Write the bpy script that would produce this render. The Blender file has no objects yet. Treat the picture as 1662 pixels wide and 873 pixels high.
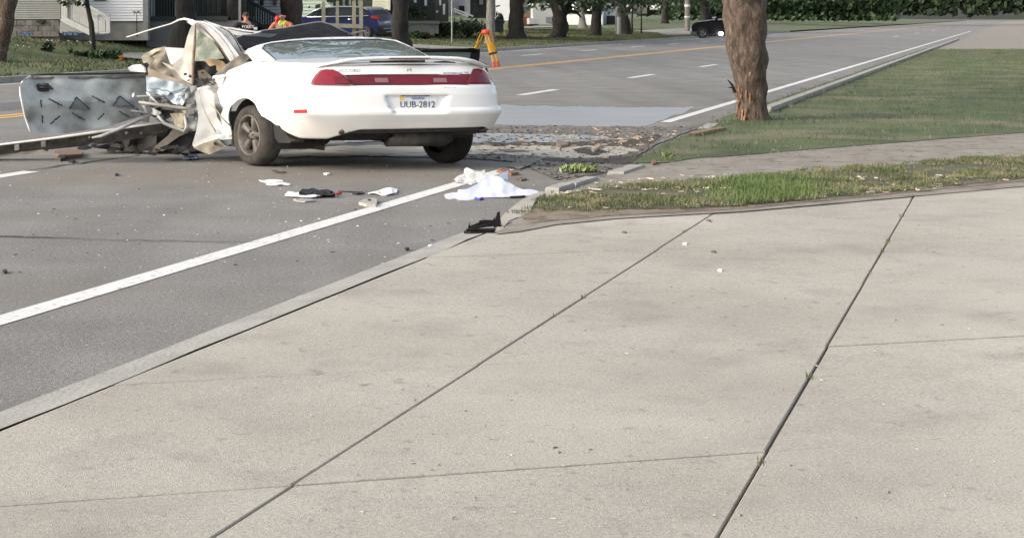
import bpy, bmesh, math, random
import numpy as np
from mathutils import Vector, Matrix, noise as mn

random.seed(7)
rng = np.random.default_rng(7)
SC = bpy.context.scene
COL = SC.collection

# ------------------------------------------------------------------ camera, world, light
F = 2600.0          # focal length in pixels of a 1662 px wide frame
CX, HY, H = 600.0, 29.0, 1.6
cam_d = bpy.data.cameras.new("camera"); cam = bpy.data.objects.new("camera", cam_d); COL.objects.link(cam)
cam.location = (0, 0, H); cam.rotation_euler = (math.pi/2, 0, 0)
cam_d.sensor_fit = 'HORIZONTAL'; cam_d.sensor_width = 36.0
cam_d.lens = 36.0*F/1662.0
cam_d.shift_x = (831-CX)/1662.0
cam_d.shift_y = -(436.5-HY)/1662.0
cam_d.clip_start = 0.1; cam_d.clip_end = 3000
SC.camera = cam
SC.view_settings.view_transform = 'Standard'; SC.view_settings.look = 'None'
SC.view_settings.exposure = 1.14; SC.view_settings.gamma = 1.0
SUN_EL, SUN_AZ = math.radians(26), math.radians(248)     # azimuth from +Y clockwise: low left, behind the camera
w = bpy.data.worlds.new("World"); SC.world = w; w.use_nodes = True
nt = w.node_tree; nt.nodes.clear()
sky = nt.nodes.new('ShaderNodeTexSky'); sky.sky_type = 'NISHITA'; sky.sun_disc = False
sky.sun_elevation = SUN_EL; sky.sun_rotation = SUN_AZ; sky.air_density = 1.0; sky.dust_density = 4.0; sky.ozone_density = 1.0
bg = nt.nodes.new('ShaderNodeBackground'); bg.inputs[1].default_value = 0.15
wo = nt.nodes.new('ShaderNodeOutputWorld')
hs = nt.nodes.new('ShaderNodeHueSaturation'); hs.inputs['Saturation'].default_value = .55; nt.links.new(sky.outputs[0], hs.inputs['Color']); nt.links.new(hs.outputs[0], bg.inputs[0]); nt.links.new(bg.outputs[0], wo.inputs[0])
sl = bpy.data.lights.new("sun", 'SUN'); sl.energy = 0.6; sl.angle = math.radians(22); sl.color = (1.0, 0.90, 0.76)
so = bpy.data.objects.new("sun", sl); COL.objects.link(so)
sd = Vector((math.sin(SUN_AZ)*math.cos(SUN_EL), math.cos(SUN_AZ)*math.cos(SUN_EL), math.sin(SUN_EL)))
so.rotation_euler = sd.to_track_quat('Z', 'Y').to_euler(); so.location = (0, 0, 40)
SC.cycles.use_denoising = True
SC.cycles.max_bounces = 6; SC.cycles.transparent_max_bounces = 8

# ------------------------------------------------------------------ materials
MATS = {}
def mat(name, col, rough=0.7, metal=0.0, col2=None, scale=4.0, bump=0.0, bscale=30.0, spec=0.5, coat=0.0,
        detail=6.0, lo=0.35, hi=0.65, emit=None, estr=0.0, alpha=None, trans=0.0, stretch=None, col3=None, s3=1.0, lo3=.5, hi3=.62):
    if name in MATS: return MATS[name]
    m = bpy.data.materials.new(name); m.use_nodes = True; n = m.node_tree; N = n.nodes; L = n.links
    b = N['Principled BSDF']
    b.inputs['Base Color'].default_value = (*col, 1); b.inputs['Roughness'].default_value = rough
    b.inputs['Metallic'].default_value = metal; b.inputs['Specular IOR Level'].default_value = spec
    b.inputs['Coat Weight'].default_value = coat; b.inputs['Coat Roughness'].default_value = 0.06
    b.inputs['Transmission Weight'].default_value = trans
    if alpha is not None: b.inputs['Alpha'].default_value = alpha
    if emit: b.inputs['Emission Color'].default_value = (*emit, 1); b.inputs['Emission Strength'].default_value = estr
    g = N.new('ShaderNodeNewGeometry'); mp = N.new('ShaderNodeMapping')
    L.new(g.outputs['Position'], mp.inputs[0])
    if stretch: mp.inputs['Scale'].default_value = stretch
    out = None
    if col2:
        t = N.new('ShaderNodeTexNoise'); t.inputs['Scale'].default_value = scale; t.inputs['Detail'].default_value = detail
        L.new(mp.outputs[0], t.inputs[0])
        r = N.new('ShaderNodeMapRange'); r.inputs[1].default_value = lo; r.inputs[2].default_value = hi
        L.new(t.outputs[0], r.inputs[0])
        x = N.new('ShaderNodeMix'); x.data_type = 'RGBA'; x.inputs[6].default_value = (*col, 1); x.inputs[7].default_value = (*col2, 1)
        L.new(r.outputs[0], x.inputs[0]); out = x.outputs[2]
        if col3:
            t2 = N.new('ShaderNodeTexNoise'); t2.inputs['Scale'].default_value = s3; t2.inputs['Detail'].default_value = 8
            L.new(mp.outputs[0], t2.inputs[0])
            r2 = N.new('ShaderNodeMapRange'); r2.inputs[1].default_value = lo3; r2.inputs[2].default_value = hi3
            L.new(t2.outputs[0], r2.inputs[0])
            x2 = N.new('ShaderNodeMix'); x2.data_type = 'RGBA'; x2.inputs[7].default_value = (*col3, 1)
            L.new(out, x2.inputs[6]); L.new(r2.outputs[0], x2.inputs[0]); out = x2.outputs[2]
        L.new(out, b.inputs['Base Color'])
    if bump:
        t = N.new('ShaderNodeTexNoise'); t.inputs['Scale'].default_value = bscale; t.inputs['Detail'].default_value = 5
        L.new(mp.outputs[0], t.inputs[0])
        bp = N.new('ShaderNodeBump'); bp.inputs['Strength'].default_value = bump; bp.inputs['Distance'].default_value = 0.02
        L.new(t.outputs[0], bp.inputs['Height']); L.new(bp.outputs[0], b.inputs['Normal'])
    MATS[name] = m; return m

PHI_ = math.atan((1650-CX)/F)
def asphalt_mat():
    m = mat('asphalt', (.182, .175, .162), .88, col2=(.228, .220, .203), scale=1.1, bump=.5, bscale=120, spec=.3)
    n = m.node_tree; N = n.nodes; L = n.links; b = N['Principled BSDF']
    src = b.inputs['Base Color'].links[0].from_socket
    g = [x for x in N if x.type == 'NEW_GEOMETRY'][0]
    # coarse pale aggregate specks
    v = N.new('ShaderNodeTexVoronoi'); v.inputs['Scale'].default_value = 26; L.new(g.outputs['Position'], v.inputs['Vector'])
    r = N.new('ShaderNodeMapRange'); r.inputs[1].default_value = .10; r.inputs[2].default_value = .22; r.inputs[3].default_value = 1; r.inputs[4].default_value = 0
    L.new(v.outputs['Distance'], r.inputs[0])
    sp = N.new('ShaderNodeSeparateColor'); L.new(v.outputs['Color'], sp.inputs[0])
    gt = N.new('ShaderNodeMath'); gt.operation = 'GREATER_THAN'; gt.inputs[1].default_value = .80; L.new(sp.outputs[0], gt.inputs[0])
    mu = N.new('ShaderNodeMath'); mu.operation = 'MULTIPLY'; L.new(r.outputs[0], mu.inputs[0]); L.new(gt.outputs[0], mu.inputs[1])
    x = N.new('ShaderNodeMix'); x.data_type = 'RGBA'; x.inputs[7].default_value = (.42, .41, .38, 1)
    L.new(src, x.inputs[6]); L.new(mu.outputs[0], x.inputs[0])
    # fine grain
    t = N.new('ShaderNodeTexNoise'); t.inputs['Scale'].default_value = 45; t.inputs['Detail'].default_value = 3; L.new(g.outputs['Position'], t.inputs[0])
    rr = N.new('ShaderNodeMapRange'); rr.inputs[1].default_value = .3; rr.inputs[2].default_value = .7; rr.inputs[3].default_value = .72; rr.inputs[4].default_value = 1.28
    L.new(t.outputs[0], rr.inputs[0])
    x2 = N.new('ShaderNodeVectorMath'); x2.operation = 'SCALE'; L.new(x.outputs[2], x2.inputs[0]); L.new(rr.outputs[0], x2.inputs['Scale'])
    # wheel-path wear along the lanes
    mw = N.new('ShaderNodeMapping'); mw.inputs['Rotation'].default_value = (0, 0, PHI_); mw.inputs['Scale'].default_value = (.9, .035, 1); L.new(g.outputs['Position'], mw.inputs[0])
    tw_ = N.new('ShaderNodeTexNoise'); tw_.inputs['Scale'].default_value = 1.0; tw_.inputs['Detail'].default_value = 5; L.new(mw.outputs[0], tw_.inputs[0])
    rw_ = N.new('ShaderNodeMapRange'); rw_.inputs[1].default_value = .3; rw_.inputs[2].default_value = .7; rw_.inputs[3].default_value = .86; rw_.inputs[4].default_value = 1.12; L.new(tw_.outputs[0], rw_.inputs[0])
    xw = N.new('ShaderNodeVectorMath'); xw.operation = 'SCALE'; L.new(x2.outputs[0], xw.inputs[0]); L.new(rw_.outputs[0], xw.inputs['Scale']); x2 = xw
    # brown dusty tone in broad streaks
    mp = N.new('ShaderNodeMapping'); mp.inputs['Scale'].default_value = (.25, .8, 1); L.new(g.outputs['Position'], mp.inputs[0])
    t3 = N.new('ShaderNodeTexNoise'); t3.inputs['Scale'].default_value = .9; t3.inputs['Detail'].default_value = 6; L.new(mp.outputs[0], t3.inputs[0])
    r3 = N.new('ShaderNodeMapRange'); r3.inputs[1].default_value = .52; r3.inputs[2].default_value = .75; r3.inputs[4].default_value = .5; L.new(t3.outputs[0], r3.inputs[0])
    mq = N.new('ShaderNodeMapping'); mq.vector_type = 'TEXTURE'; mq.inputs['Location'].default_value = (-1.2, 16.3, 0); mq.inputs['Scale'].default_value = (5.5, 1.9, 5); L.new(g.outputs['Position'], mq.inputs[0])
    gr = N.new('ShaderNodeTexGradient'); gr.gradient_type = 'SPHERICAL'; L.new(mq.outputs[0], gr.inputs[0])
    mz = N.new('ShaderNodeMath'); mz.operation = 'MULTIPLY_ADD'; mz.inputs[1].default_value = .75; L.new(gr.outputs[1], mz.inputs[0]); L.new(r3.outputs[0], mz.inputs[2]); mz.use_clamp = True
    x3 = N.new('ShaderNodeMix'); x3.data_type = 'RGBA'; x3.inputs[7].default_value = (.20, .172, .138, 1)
    L.new(x2.outputs[0], x3.inputs[6]); L.new(mz.outputs[0], x3.inputs[0]); L.new(x3.outputs[2], b.inputs['Base Color'])
    return m
ASPH = asphalt_mat()
CONC = mat('concrete', (.37, .34, .285), .9, col2=(.41, .38, .325), scale=.7, bump=.3, bscale=180, col3=(.34, .31, .265), s3=3, lo3=.5, hi3=.8)
_n = CONC.node_tree; _b = _n.nodes['Principled BSDF']; _src = _b.inputs['Base Color'].links[0].from_socket; _g = [x for x in _n.nodes if x.type == 'NEW_GEOMETRY'][0]
def _mulnoise(src, scale, lo, hi, a, b_, det=4, vor=False):
    t = _n.nodes.new('ShaderNodeTexNoise'); t.inputs['Scale'].default_value = scale; t.inputs['Detail'].default_value = det; _n.links.new(_g.outputs['Position'], t.inputs[0])
    r = _n.nodes.new('ShaderNodeMapRange'); r.inputs[1].default_value = lo; r.inputs[2].default_value = hi; r.inputs[3].default_value = a; r.inputs[4].default_value = b_; _n.links.new(t.outputs[0], r.inputs[0])
    x = _n.nodes.new('ShaderNodeVectorMath'); x.operation = 'SCALE'; _n.links.new(src, x.inputs[0]); _n.links.new(r.outputs[0], x.inputs['Scale']); return x.outputs[0]
_o = _mulnoise(_src, 90, .3, .7, .80, 1.18); _o = _mulnoise(_o, 260, .35, .7, .86, 1.12, 2); _o = _mulnoise(_o, .45, .35, .65, .86, 1.10, 8); _o = _mulnoise(_o, 11, .64, .72, 1, .74, 6); _o = _mulnoise(_o, 1.7, .56, .74, 1, .80, 9); _o = _mulnoise(_o, 30, .66, .72, 1, .7, 3)
_n.links.new(_o, _b.inputs['Base Color'])
CONC2 = mat('curb_concrete', (.27, .26, .235), .9, col2=(.34, .325, .29), scale=3, bump=.4, bscale=40)
WPAINT = mat('white_road_paint', (.60, .59, .56), .8, col2=(.68, .67, .64), scale=6, col3=(.26, .255, .24), s3=22, lo3=.58, hi3=.70)
YPAINT = mat('yellow_road_paint', (.62, .34, .08), .8, col2=(.72, .42, .13), scale=8, col3=(.30, .22, .12), s3=25, lo3=.64, hi3=.78)
SOIL = mat('lawn_soil', (.040, .062, .020), .95, col2=(.09, .115, .04), scale=.8, col3=(.15, .14, .08), s3=.6, lo3=.50, hi3=.66, bump=.6, bscale=25)
DIRT = mat('dirt', (.21, .185, .15), .95, col2=(.27, .245, .205), scale=2.2, bump=.5, bscale=40, col3=(.13, .115, .09), s3=6, lo3=.54, hi3=.68)
DIRTG = mat('grassy_dirt', (.13, .105, .072), .95, col2=(.075, .085, .04), scale=3, bump=.8, bscale=35)
MUD = mat('mud', (.035, .028, .020), .75, col2=(.09, .075, .055), scale=6, bump=1, bscale=30, stretch=(.45, 1.3, 1))
SAND = mat('sand', (.50, .46, .37), .9, col2=(.28, .25, .20), scale=5, lo=.5, hi=.66, bump=.5, bscale=40, stretch=(.5, 1.5, 1))
WET = mat('wet_film', (.21, .21, .207), .45, col2=(.285, .29, .285), scale=2, lo=.3, hi=.7, spec=.6, stretch=(.4, 1.2, 1))
GRASS2 = mat('bank_grass', (.036, .054, .018), .8, col2=(.085, .115, .038), scale=1.6, col3=(.17, .155, .085), s3=1.7, lo3=.47, hi3=.62)
GRASS = mat('grass_blade', (.06, .082, .03), .8, col2=(.125, .145, .06), scale=1.3, col3=(.24, .20, .125), s3=3, lo3=.46, hi3=.68)
GRASSF = mat('far_grass', (.050, .070, .022), .8, col2=(.12, .135, .052), scale=.5, col3=(.17, .155, .08), s3=.8, lo3=.5, hi3=.66)
BARK = mat('bark', (.010, .009, .0075), .95, col2=(.028, .025, .021), scale=5, bump=1.0, bscale=12, stretch=(2.2, 2.2, .4))
BARK2 = mat('brown_bark', (.040, .027, .019), .95, col2=(.105, .076, .056), scale=11, bump=1.0, bscale=22, stretch=(1.4, 1.4, .5), col3=(.15, .115, .09), s3=16, lo3=.55, hi3=.7)
BARK3 = mat('grey_bark', (.11, .10, .09), .95, col2=(.19, .18, .165), scale=8, bump=.8, bscale=12, stretch=(2, 2, .4))
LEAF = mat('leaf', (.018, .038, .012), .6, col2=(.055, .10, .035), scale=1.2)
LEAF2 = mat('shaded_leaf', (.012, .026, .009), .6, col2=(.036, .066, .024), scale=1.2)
LEAFD = mat('dark_leaf', (.014, .026, .010), .6, col2=(.035, .06, .022), scale=2)
WHITE = mat('car_white', (.78, .78, .76), .28, coat=.6, col2=(.72, .71, .68), scale=2.5, lo=.5, hi=.7)
_n = WHITE.node_tree; _b = _n.nodes['Principled BSDF']; _src = _b.inputs['Base Color'].links[0].from_socket; _g = [x for x in _n.nodes if x.type == 'NEW_GEOMETRY'][0]
_s = _n.nodes.new('ShaderNodeSeparateXYZ'); _n.links.new(_g.outputs['Position'], _s.inputs[0])
_r = _n.nodes.new('ShaderNodeMapRange'); _r.inputs[1].default_value = .66; _r.inputs[2].default_value = .34; _r.inputs[4].default_value = .8; _n.links.new(_s.outputs[2], _r.inputs[0])
_t = _n.nodes.new('ShaderNodeTexNoise'); _t.inputs['Scale'].default_value = 3.5; _t.inputs['Detail'].default_value = 8; _n.links.new(_g.outputs['Position'], _t.inputs[0])
_m = _n.nodes.new('ShaderNodeMath'); _m.operation = 'MULTIPLY'; _n.links.new(_r.outputs[0], _m.inputs[0]); _n.links.new(_t.outputs[0], _m.inputs[1])
_x = _n.nodes.new('ShaderNodeMix'); _x.data_type = 'RGBA'; _x.inputs[7].default_value = (.40, .34, .25, 1); _n.links.new(_src, _x.inputs[6]); _n.links.new(_m.outputs[0], _x.inputs[0]); _n.links.new(_x.outputs[2], _b.inputs['Base Color'])   # brownish mottled tint, stronger low on the body
MATTE = mat('torn_white_paint', (.80, .79, .76), .75, spec=.15, col2=(.66, .62, .54), scale=7, lo=.52, hi=.72)
WHITE2 = mat('bent_white_metal', (.74, .73, .69), .5, col2=(.62, .58, .50), scale=6, lo=.5, hi=.7, bump=.15, bscale=10)
CREAM = mat('cream_primer_metal', (.66, .60, .48), .6, col2=(.46, .39, .28), scale=9, bump=.3, bscale=20)
TAN = mat('tan_trim', (.46, .42, .34), .75, col2=(.31, .27, .21), scale=8, bump=.3, bscale=25)
SILV = mat('galvanised_sheet', (.50, .52, .49), .7, .0, spec=.15, col2=(.22, .225, .21), scale=2.6, lo=.46, hi=.66, bump=.12, bscale=8)
STEEL = mat('torn_steel', (.22, .23, .235), .6, .1, col2=(.11, .11, .11), scale=9, bump=.4, bscale=20)
BLACK = mat('black_plastic', (.010, .010, .010), .5, col2=(.022, .021, .02), scale=12)
UNDER = mat('underbody', (.012, .011, .010), .8, col2=(.035, .031, .027), scale=7, bump=.6, bscale=15)
RUBD = mat('dark_tyre', (.010, .010, .010), .85, col2=(.022, .020, .018), scale=7, bump=.3, bscale=60)
RUB = mat('dusty_tyre', (.018, .016, .014), .85, col2=(.050, .044, .037), scale=7, bump=.3, bscale=60)
RIM = mat('dirty_alloy', (.13, .118, .105), .6, .2, col2=(.085, .072, .06), scale=14, lo=.4, hi=.6)
RED = mat('red_lens', (.17, .005, .014), .2, coat=.4, spec=.4, col2=(.11, .004, .01), scale=9)
REDL = mat('bright_red_lens', (.24, .008, .02), .18, coat=.4, spec=.4, col2=(.17, .005, .015), scale=8)
GREYL = mat('reverse_lens', (.24, .13, .13), .25, coat=.4)
GLASS = mat('rear_glass', (.10, .13, .13), .03, spec=1.0, coat=1.0); GLASS.node_tree.nodes['Principled BSDF'].inputs['Metallic'].default_value = .85; GLASS.node_tree.nodes['Principled BSDF'].inputs['Base Color'].default_value = (.68, .76, .74, 1)
TEMP = mat('shattered_glass', (.50, .60, .48), .5, col2=(.70, .72, .58), scale=9, bump=.8, bscale=40, col3=(.80, .82, .74), s3=22, lo3=.62, hi3=.68)
DGLASS = mat('dark_glass', (.006, .007, .007), .8, spec=.1, col2=(.022, .022, .023), scale=5, bump=.3, bscale=6)
CLOTH = mat('white_cloth', (.58, .60, .66), .85, bump=.2, bscale=8)

# ------------------------------------------------------------------ helpers
def ray(px, py, D): return Vector(((px-CX)/F*D, D, H-(py-HY)/F*D))
def G(px, py, z=0.0):
    D = F*(H-z)/(py-HY); return Vector(((px-CX)/F*D, D, z))
PHI = math.atan((1650-CX)/F); SP, CPH = math.sin(PHI), math.cos(PHI)
def R(t, d, z=0.0): return Vector((t*SP-d*CPH, t*CPH+d*SP, z))
def inv_R(x, y): return (x*SP+y*CPH, -x*CPH+y*SP)

def tag(o, label=None, cat=None, group=None, kind=None):
    if label: o['label'] = label
    if cat: o['category'] = cat
    if group: o['group'] = group
    if kind: o['kind'] = kind
    return o
def empty(name, loc=(0, 0, 0), label=None, cat=None, group=None):
    o = bpy.data.objects.new(name, None); COL.objects.link(o); o.location = loc; o.empty_display_size = .2
    return tag(o, label, cat, group)
def par(o, p):
    if p is not None:
        o.parent = p
        q = p; M = Matrix.Identity(4)
        while q is not None:
            M = Matrix.Translation(-Vector(q.location)) @ M if q.type == 'EMPTY' else M; q = q.parent
        o.matrix_parent_inverse = M if p.type == 'EMPTY' else Matrix.Identity(4)
    return o
def mesh(name, V, Fc, m, parent=None, smooth=False, noclean=False):
    me = bpy.data.meshes.new(name); me.from_pydata([tuple(v) for v in V], [], Fc)
    if m: me.materials.append(m)
    if not noclean:
        bm = bmesh.new(); bm.from_mesh(me); bmesh.ops.recalc_face_normals(bm, faces=bm.faces); bm.to_mesh(me); bm.free()
    if smooth:
        for p in me.polygons: p.use_smooth = True
    o = bpy.data.objects.new(name, me); COL.objects.link(o); return par(o, parent)
def bmobj(name, bm, m, parent=None, smooth=False):
    me = bpy.data.meshes.new(name); bmesh.ops.recalc_face_normals(bm, faces=bm.faces); bm.to_mesh(me); bm.free()
    if m: me.materials.append(m)
    if smooth:
        for p in me.polygons: p.use_smooth = True
    o = bpy.data.objects.new(name, me); COL.objects.link(o); return par(o, parent)
class MB:
    def __init__(s): s.V = []; s.F = []
    def add(s, V, Fc):
        k = len(s.V); s.V += [tuple(v) for v in V]; s.F += [tuple(i+k for i in f) for f in Fc]; return s
    def box(s, a, b):
        (x0, y0, z0), (x1, y1, z1) = a, b
        return s.add([(x0,y0,z0),(x1,y0,z0),(x1,y1,z0),(x0,y1,z0),(x0,y0,z1),(x1,y0,z1),(x1,y1,z1),(x0,y1,z1)],
              [(0,3,2,1),(4,5,6,7),(0,1,5,4),(1,2,6,5),(2,3,7,6),(3,0,4,7)])
    def obox(s, c, ax, ay, az):   # centre and three half axes
        c, ax, ay, az = map(Vector, (c, ax, ay, az))
        P = [c+sx*ax+sy*ay+sz*az for sz in (-1,1) for sx, sy in ((-1,-1),(1,-1),(1,1),(-1,1))]
        return s.add(P, [(0,3,2,1),(4,5,6,7),(0,1,5,4),(1,2,6,5),(2,3,7,6),(3,0,4,7)])
    def bar(s, a, b, w, h=None):
        a, b = Vector(a), Vector(b); h = h or w; d = (b-a)
        up = Vector((0,0,1)) if abs(d.normalized().z) < .95 else Vector((0,1,0))
        sx = d.cross(up).normalized()*w/2; sy = sx.cross(d).normalized()*h/2
        return s.obox((a+b)/2, d/2, sx, sy)
    def tube(s, pts, rad, seg=8, caps=True, jit=0):
        pts = [Vector(p) for p in pts]; n = len(pts)
        if not hasattr(rad, '__len__'): rad = [rad]*n
        V = []; Fc = []
        for i, p in enumerate(pts):
            d = (pts[min(i+1, n-1)]-pts[max(i-1, 0)]).normalized()
            up = Vector((0,1,0)) if abs(d.y) < .9 else Vector((0,0,1))
            a = d.cross(up).normalized(); b = d.cross(a).normalized()
            for k in range(seg):
                an = 2*math.pi*k/seg; r = rad[i]*(1+(jit*mn.noise(Vector((math.cos(an)*1.7, math.sin(an)*1.7, i*.35+p.x)))*2 if jit else 0))
                V.append(p+a*math.cos(an)*r+b*math.sin(an)*r)
        for i in range(n-1):
            for k in range(seg):
                k2 = (k+1) % seg; Fc.append((i*seg+k, i*seg+k2, (i+1)*seg+k2, (i+1)*seg+k))
        if caps: Fc += [tuple(range(seg))[::-1], tuple((n-1)*seg+k for k in range(seg))]
        return s.add(V, Fc)
    def build(s, name, m, parent=None, smooth=False): return mesh(name, s.V, s.F, m, parent, smooth)

def poly2d(poly, maxe, bias=None):
    bm = bmesh.new(); vs = [bm.verts.new((x, y, 0)) for x, y in poly]
    bm.faces.new(vs); bmesh.ops.triangulate(bm, faces=bm.faces[:])
    for _ in range(6):
        es = [e for e in bm.edges if e.calc_length() > maxe]
        if not es: break
        bmesh.ops.subdivide_edges(bm, edges=es, cuts=1)
        bmesh.ops.triangulate(bm, faces=[f for f in bm.faces if len(f.verts) > 3])
    return bm
def patch(name, poly, mp, m, parent=None, back=(0, .03, 0), maxe=14, smooth=True, fn=None):
    """a real panel with thickness: outline in the photo's pixels, laid on the surface mp(px, py)"""
    bm = poly2d(poly, maxe); bm.verts.ensure_lookup_table()
    P = [(v.co.x, v.co.y) for v in bm.verts]; T = [Vector(mp(x, y)) for x, y in P]; n = len(T)
    if fn: B = [fn(t) for t in T]
    else: B = [t+Vector(back) for t in T]
    Fc = []; bm.faces.ensure_lookup_table()
    for f in bm.faces:
        i = [v.index for v in f.verts]; Fc.append(tuple(i)); Fc.append(tuple(n+k for k in reversed(i)))
    for e in bm.edges:
        if len(e.link_faces) == 1:
            l = e.link_loops[0]; a, b = l.vert.index, l.link_loop_next.vert.index
            Fc.append((b, a, n+a, n+b))
    bm.free()
    o = mesh(name, T+B, Fc, m, parent, False)
    if smooth:
        o.data.polygons.foreach_set('use_smooth', [True]*len(o.data.polygons))
        try: o.data.set_sharp_from_angle(angle=math.radians(35))
        except Exception: pass
    return o
def plane_map(D0, ax=0.0, ay=0.0, cx=300, cy=150, amp=0.0, fr=.05, seed=0):
    def f(px, py):
        D = D0+ax*(px-cx)+ay*(py-cy)
        if amp: D += amp*mn.noise(Vector((px*fr, py*fr, seed*3.1)))*2
        return ray(px, py, D)
    return f
def ribbon(name, pts, wdt, z, m, parent=None, taper=False):
    P = [Vector((p[0], p[1], z)) for p in pts]; V = []; Fc = []
    for i, p in enumerate(P):
        d = (P[min(i+1, len(P)-1)]-P[max(i-1, 0)]).normalized(); s = Vector((-d.y, d.x, 0))
        k = wdt/2*(.35+.65*math.sin(math.pi*i/(len(P)-1)) if taper else 1)
        V += [p+s*k, p-s*k]
    for i in range(len(P)-1): Fc.append((2*i, 2*i+1, 2*i+3, 2*i+2))
    return mesh(name, V, Fc, m, parent)
def gpoly(name, poly, z, m, parent=None, flat=True):
    return mesh(name, [Vector((p[0], p[1], z)) for p in poly], [tuple(range(len(poly)))], m, parent)
def dupe(root, loc, label=None, group=None):
    r = root.copy(); COL.objects.link(r); r.location = loc
    if label: r['label'] = label
    if group: r['group'] = group
    for ch in list(root.children):
        c = ch.copy(); COL.objects.link(c); c.parent = r
        for g in list(ch.children):
            k = g.copy(); COL.objects.link(k); k.parent = c
    return r
def text_mesh(name, s, size, mp, m, parent=None, ext=.0):
    c = bpy.data.curves.new(name, 'FONT'); c.body = s; c.size = size; c.align_x = 'CENTER'; c.align_y = 'CENTER'
    c.extrude = .5; c.resolution_u = 3
    o = bpy.data.objects.new(name, c); me = bpy.data.meshes.new_from_object(o); bpy.data.objects.remove(o)
    for v in me.vertices: v.co = mp(v.co.x, v.co.y, v.co.z)
    me.materials.clear(); me.materials.append(m)
    o = bpy.data.objects.new(name, me); COL.objects.link(o); return par(o, parent)
def interp(x, xs, ys): return float(np.interp(x, xs, ys))

# ------------------------------------------------------------------ ground, road, terrain
D_EDGE, D_LANE, D_YEL, D_FLANE, D_FEDGE, D_FCURB = 5.0, 9.5, 15.15, 19.3, 22.45, 23.0
def far_z(t, e):
    k = min(1, max(0, (t-50)/22))
    a = interp(e, [0, 3, 5.0, 7.5, 12, 40, 90, 300], [.14, .34, .72, .97, 1.0, 1.1, 1.6, 5])
    b = interp(e, [0, 5, 12, 30, 90, 300], [.14, .33, .56, .85, 1.9, 6])
    return a*(1-k)+b*k
tag(gpoly('ground', [(-900, -60), (900, -60), (900, 1500), (-900, 1500)], -.06, SOIL), kind='structure')
road = gpoly('road', [R(-60, 3.75), R(900, 3.75), R(900, D_FCURB), R(-60, D_FCURB)], 0, ASPH); tag(road, kind='structure')
# far-side terrain
ts = sorted(set(list(np.arange(-60, 160, 4.0))+list(np.arange(160, 900, 30.0)))); es = [0, 1, 2, 3, 4, 5, 6, 7.5, 9, 12, 16, 22, 30, 45, 70, 110, 180, 300]
V = [R(t, D_FCURB+.15+e, far_z(t, e)+(.04*mn.noise(Vector((t*.2, e*.4, 0))) if 0 < e < 60 else 0)) for t in ts for e in es]
ne = len(es)
lawn = mesh('lawn', V, [(i*ne+j, i*ne+j+1, (i+1)*ne+j+1, (i+1)*ne+j) for i in range(len(ts)-1) for j in range(ne-1)], SOIL, smooth=True)
tag(lawn, kind='structure')
mb = MB()
for i in range(60):
    t0 = -60+i*4
    a, b, c, d = R(t0+.01, D_FCURB, 0), R(t0+3.99, D_FCURB, 0), R(t0+3.99, D_FCURB+.18, 0), R(t0+.01, D_FCURB+.18, 0)
    mb.add([Vector((p.x, p.y, z)) for z in (-.02, .15) for p in (a, b, c, d)], [(0,3,2,1),(4,5,6,7),(0,1,5,4),(1,2,6,5),(2,3,7,6),(3,0,4,7)])
k = mb.build('far_curb', CONC2); tag(k, kind='structure')
# markings (children of the road)
def strip(name, t0, t1, d, wd, m, z=.004, wob=.0):
    n = max(2, int((t1-t0)/6)); return mesh(name, [R(t0+(t1-t0)*i/n, d+s*wd/2, z) for i in range(n+1) for s in (1, -1)],
        [(2*i, 2*i+1, 2*i+3, 2*i+2) for i in range(n)], m, road)
strip('edge_line', -6, 16.2, D_EDGE-.02, .17, WPAINT)
strip('edge_line', 24.4, 200, D_EDGE-.02, .17, WPAINT)
strip('centre_line', -60, 400, D_YEL-.15, .17, YPAINT); strip('centre_line', -60, 400, D_YEL+.15, .17, YPAINT)
strip('far_edge_line', -60, 140, D_FEDGE, .14, WPAINT)
def t_at(px, py): g = G(px, py); return inv_R(g.x, g.y)[0]
for a, b in (((-70, 293.5), (36, 278)), ((825, 154.5), (887, 145.5)), ((1005, 127), (1043, 121)), ((1120, 109), (1147, 105))):
    strip('lane_dash', t_at(*a), t_at(*b), D_LANE, .20, WPAINT)
for t0 in (140, 170, 205, 250): strip('lane_dash', t0, t0+7, D_LANE, .15, WPAINT)
for a, b in (((700, 101), (735, 98)), ((835, 90.5), (865, 88)), ((933, 83.2), (957, 81.3)), ((1007, 77), (1028, 75.3)), ((1073, 72.3), (1088, 71)), ((1124, 68.2), (1136, 67.4)), ((1165, 66), (1175, 65))):
    strip('lane_dash', t_at(*a), t_at(*b), D_FLANE, .22, WPAINT)
CRK = mat('crack_filler', (.035, .034, .032), .9)
def wavy(a, b, n=14, amp=.03, sd=0):
    a, b = G(*a), G(*b); s = Vector((-(b-a).y, (b-a).x, 0)).normalized()
    return [a.lerp(b, i/n)+s*amp*mn.noise(Vector((i*.9, sd, 0)))*2 for i in range(n+1)]
ribbon('crack', wavy((-80, 382), (130, 388), sd=1), .035, .008, CRK, road, True)
ribbon('crack', wavy((120, 389), (420, 395), sd=2), .018, .008, CRK, road, True)
ribbon('crack', wavy((40, 278), (230, 252), amp=.05, sd=3), .05, .008, CRK, road, True)
ribbon('crack', wavy((280, 560), (520, 700), amp=.04, sd=6), .010, .008, CRK, road, True)
# dark resurfacing band behind the door (patch across the far lanes)
DARKA = mat('newer_asphalt', (.105, .105, .107), .9, col2=(.13, .13, .13), scale=3, bump=.4, bscale=100)
mesh('asphalt_patch', [R(t, d, .003) for t, d in ((-60, 16.1), (-60, 17.6), (33, 17.6), (33, 16.1))], [(0, 1, 2, 3)], DARKA, road)

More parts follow.
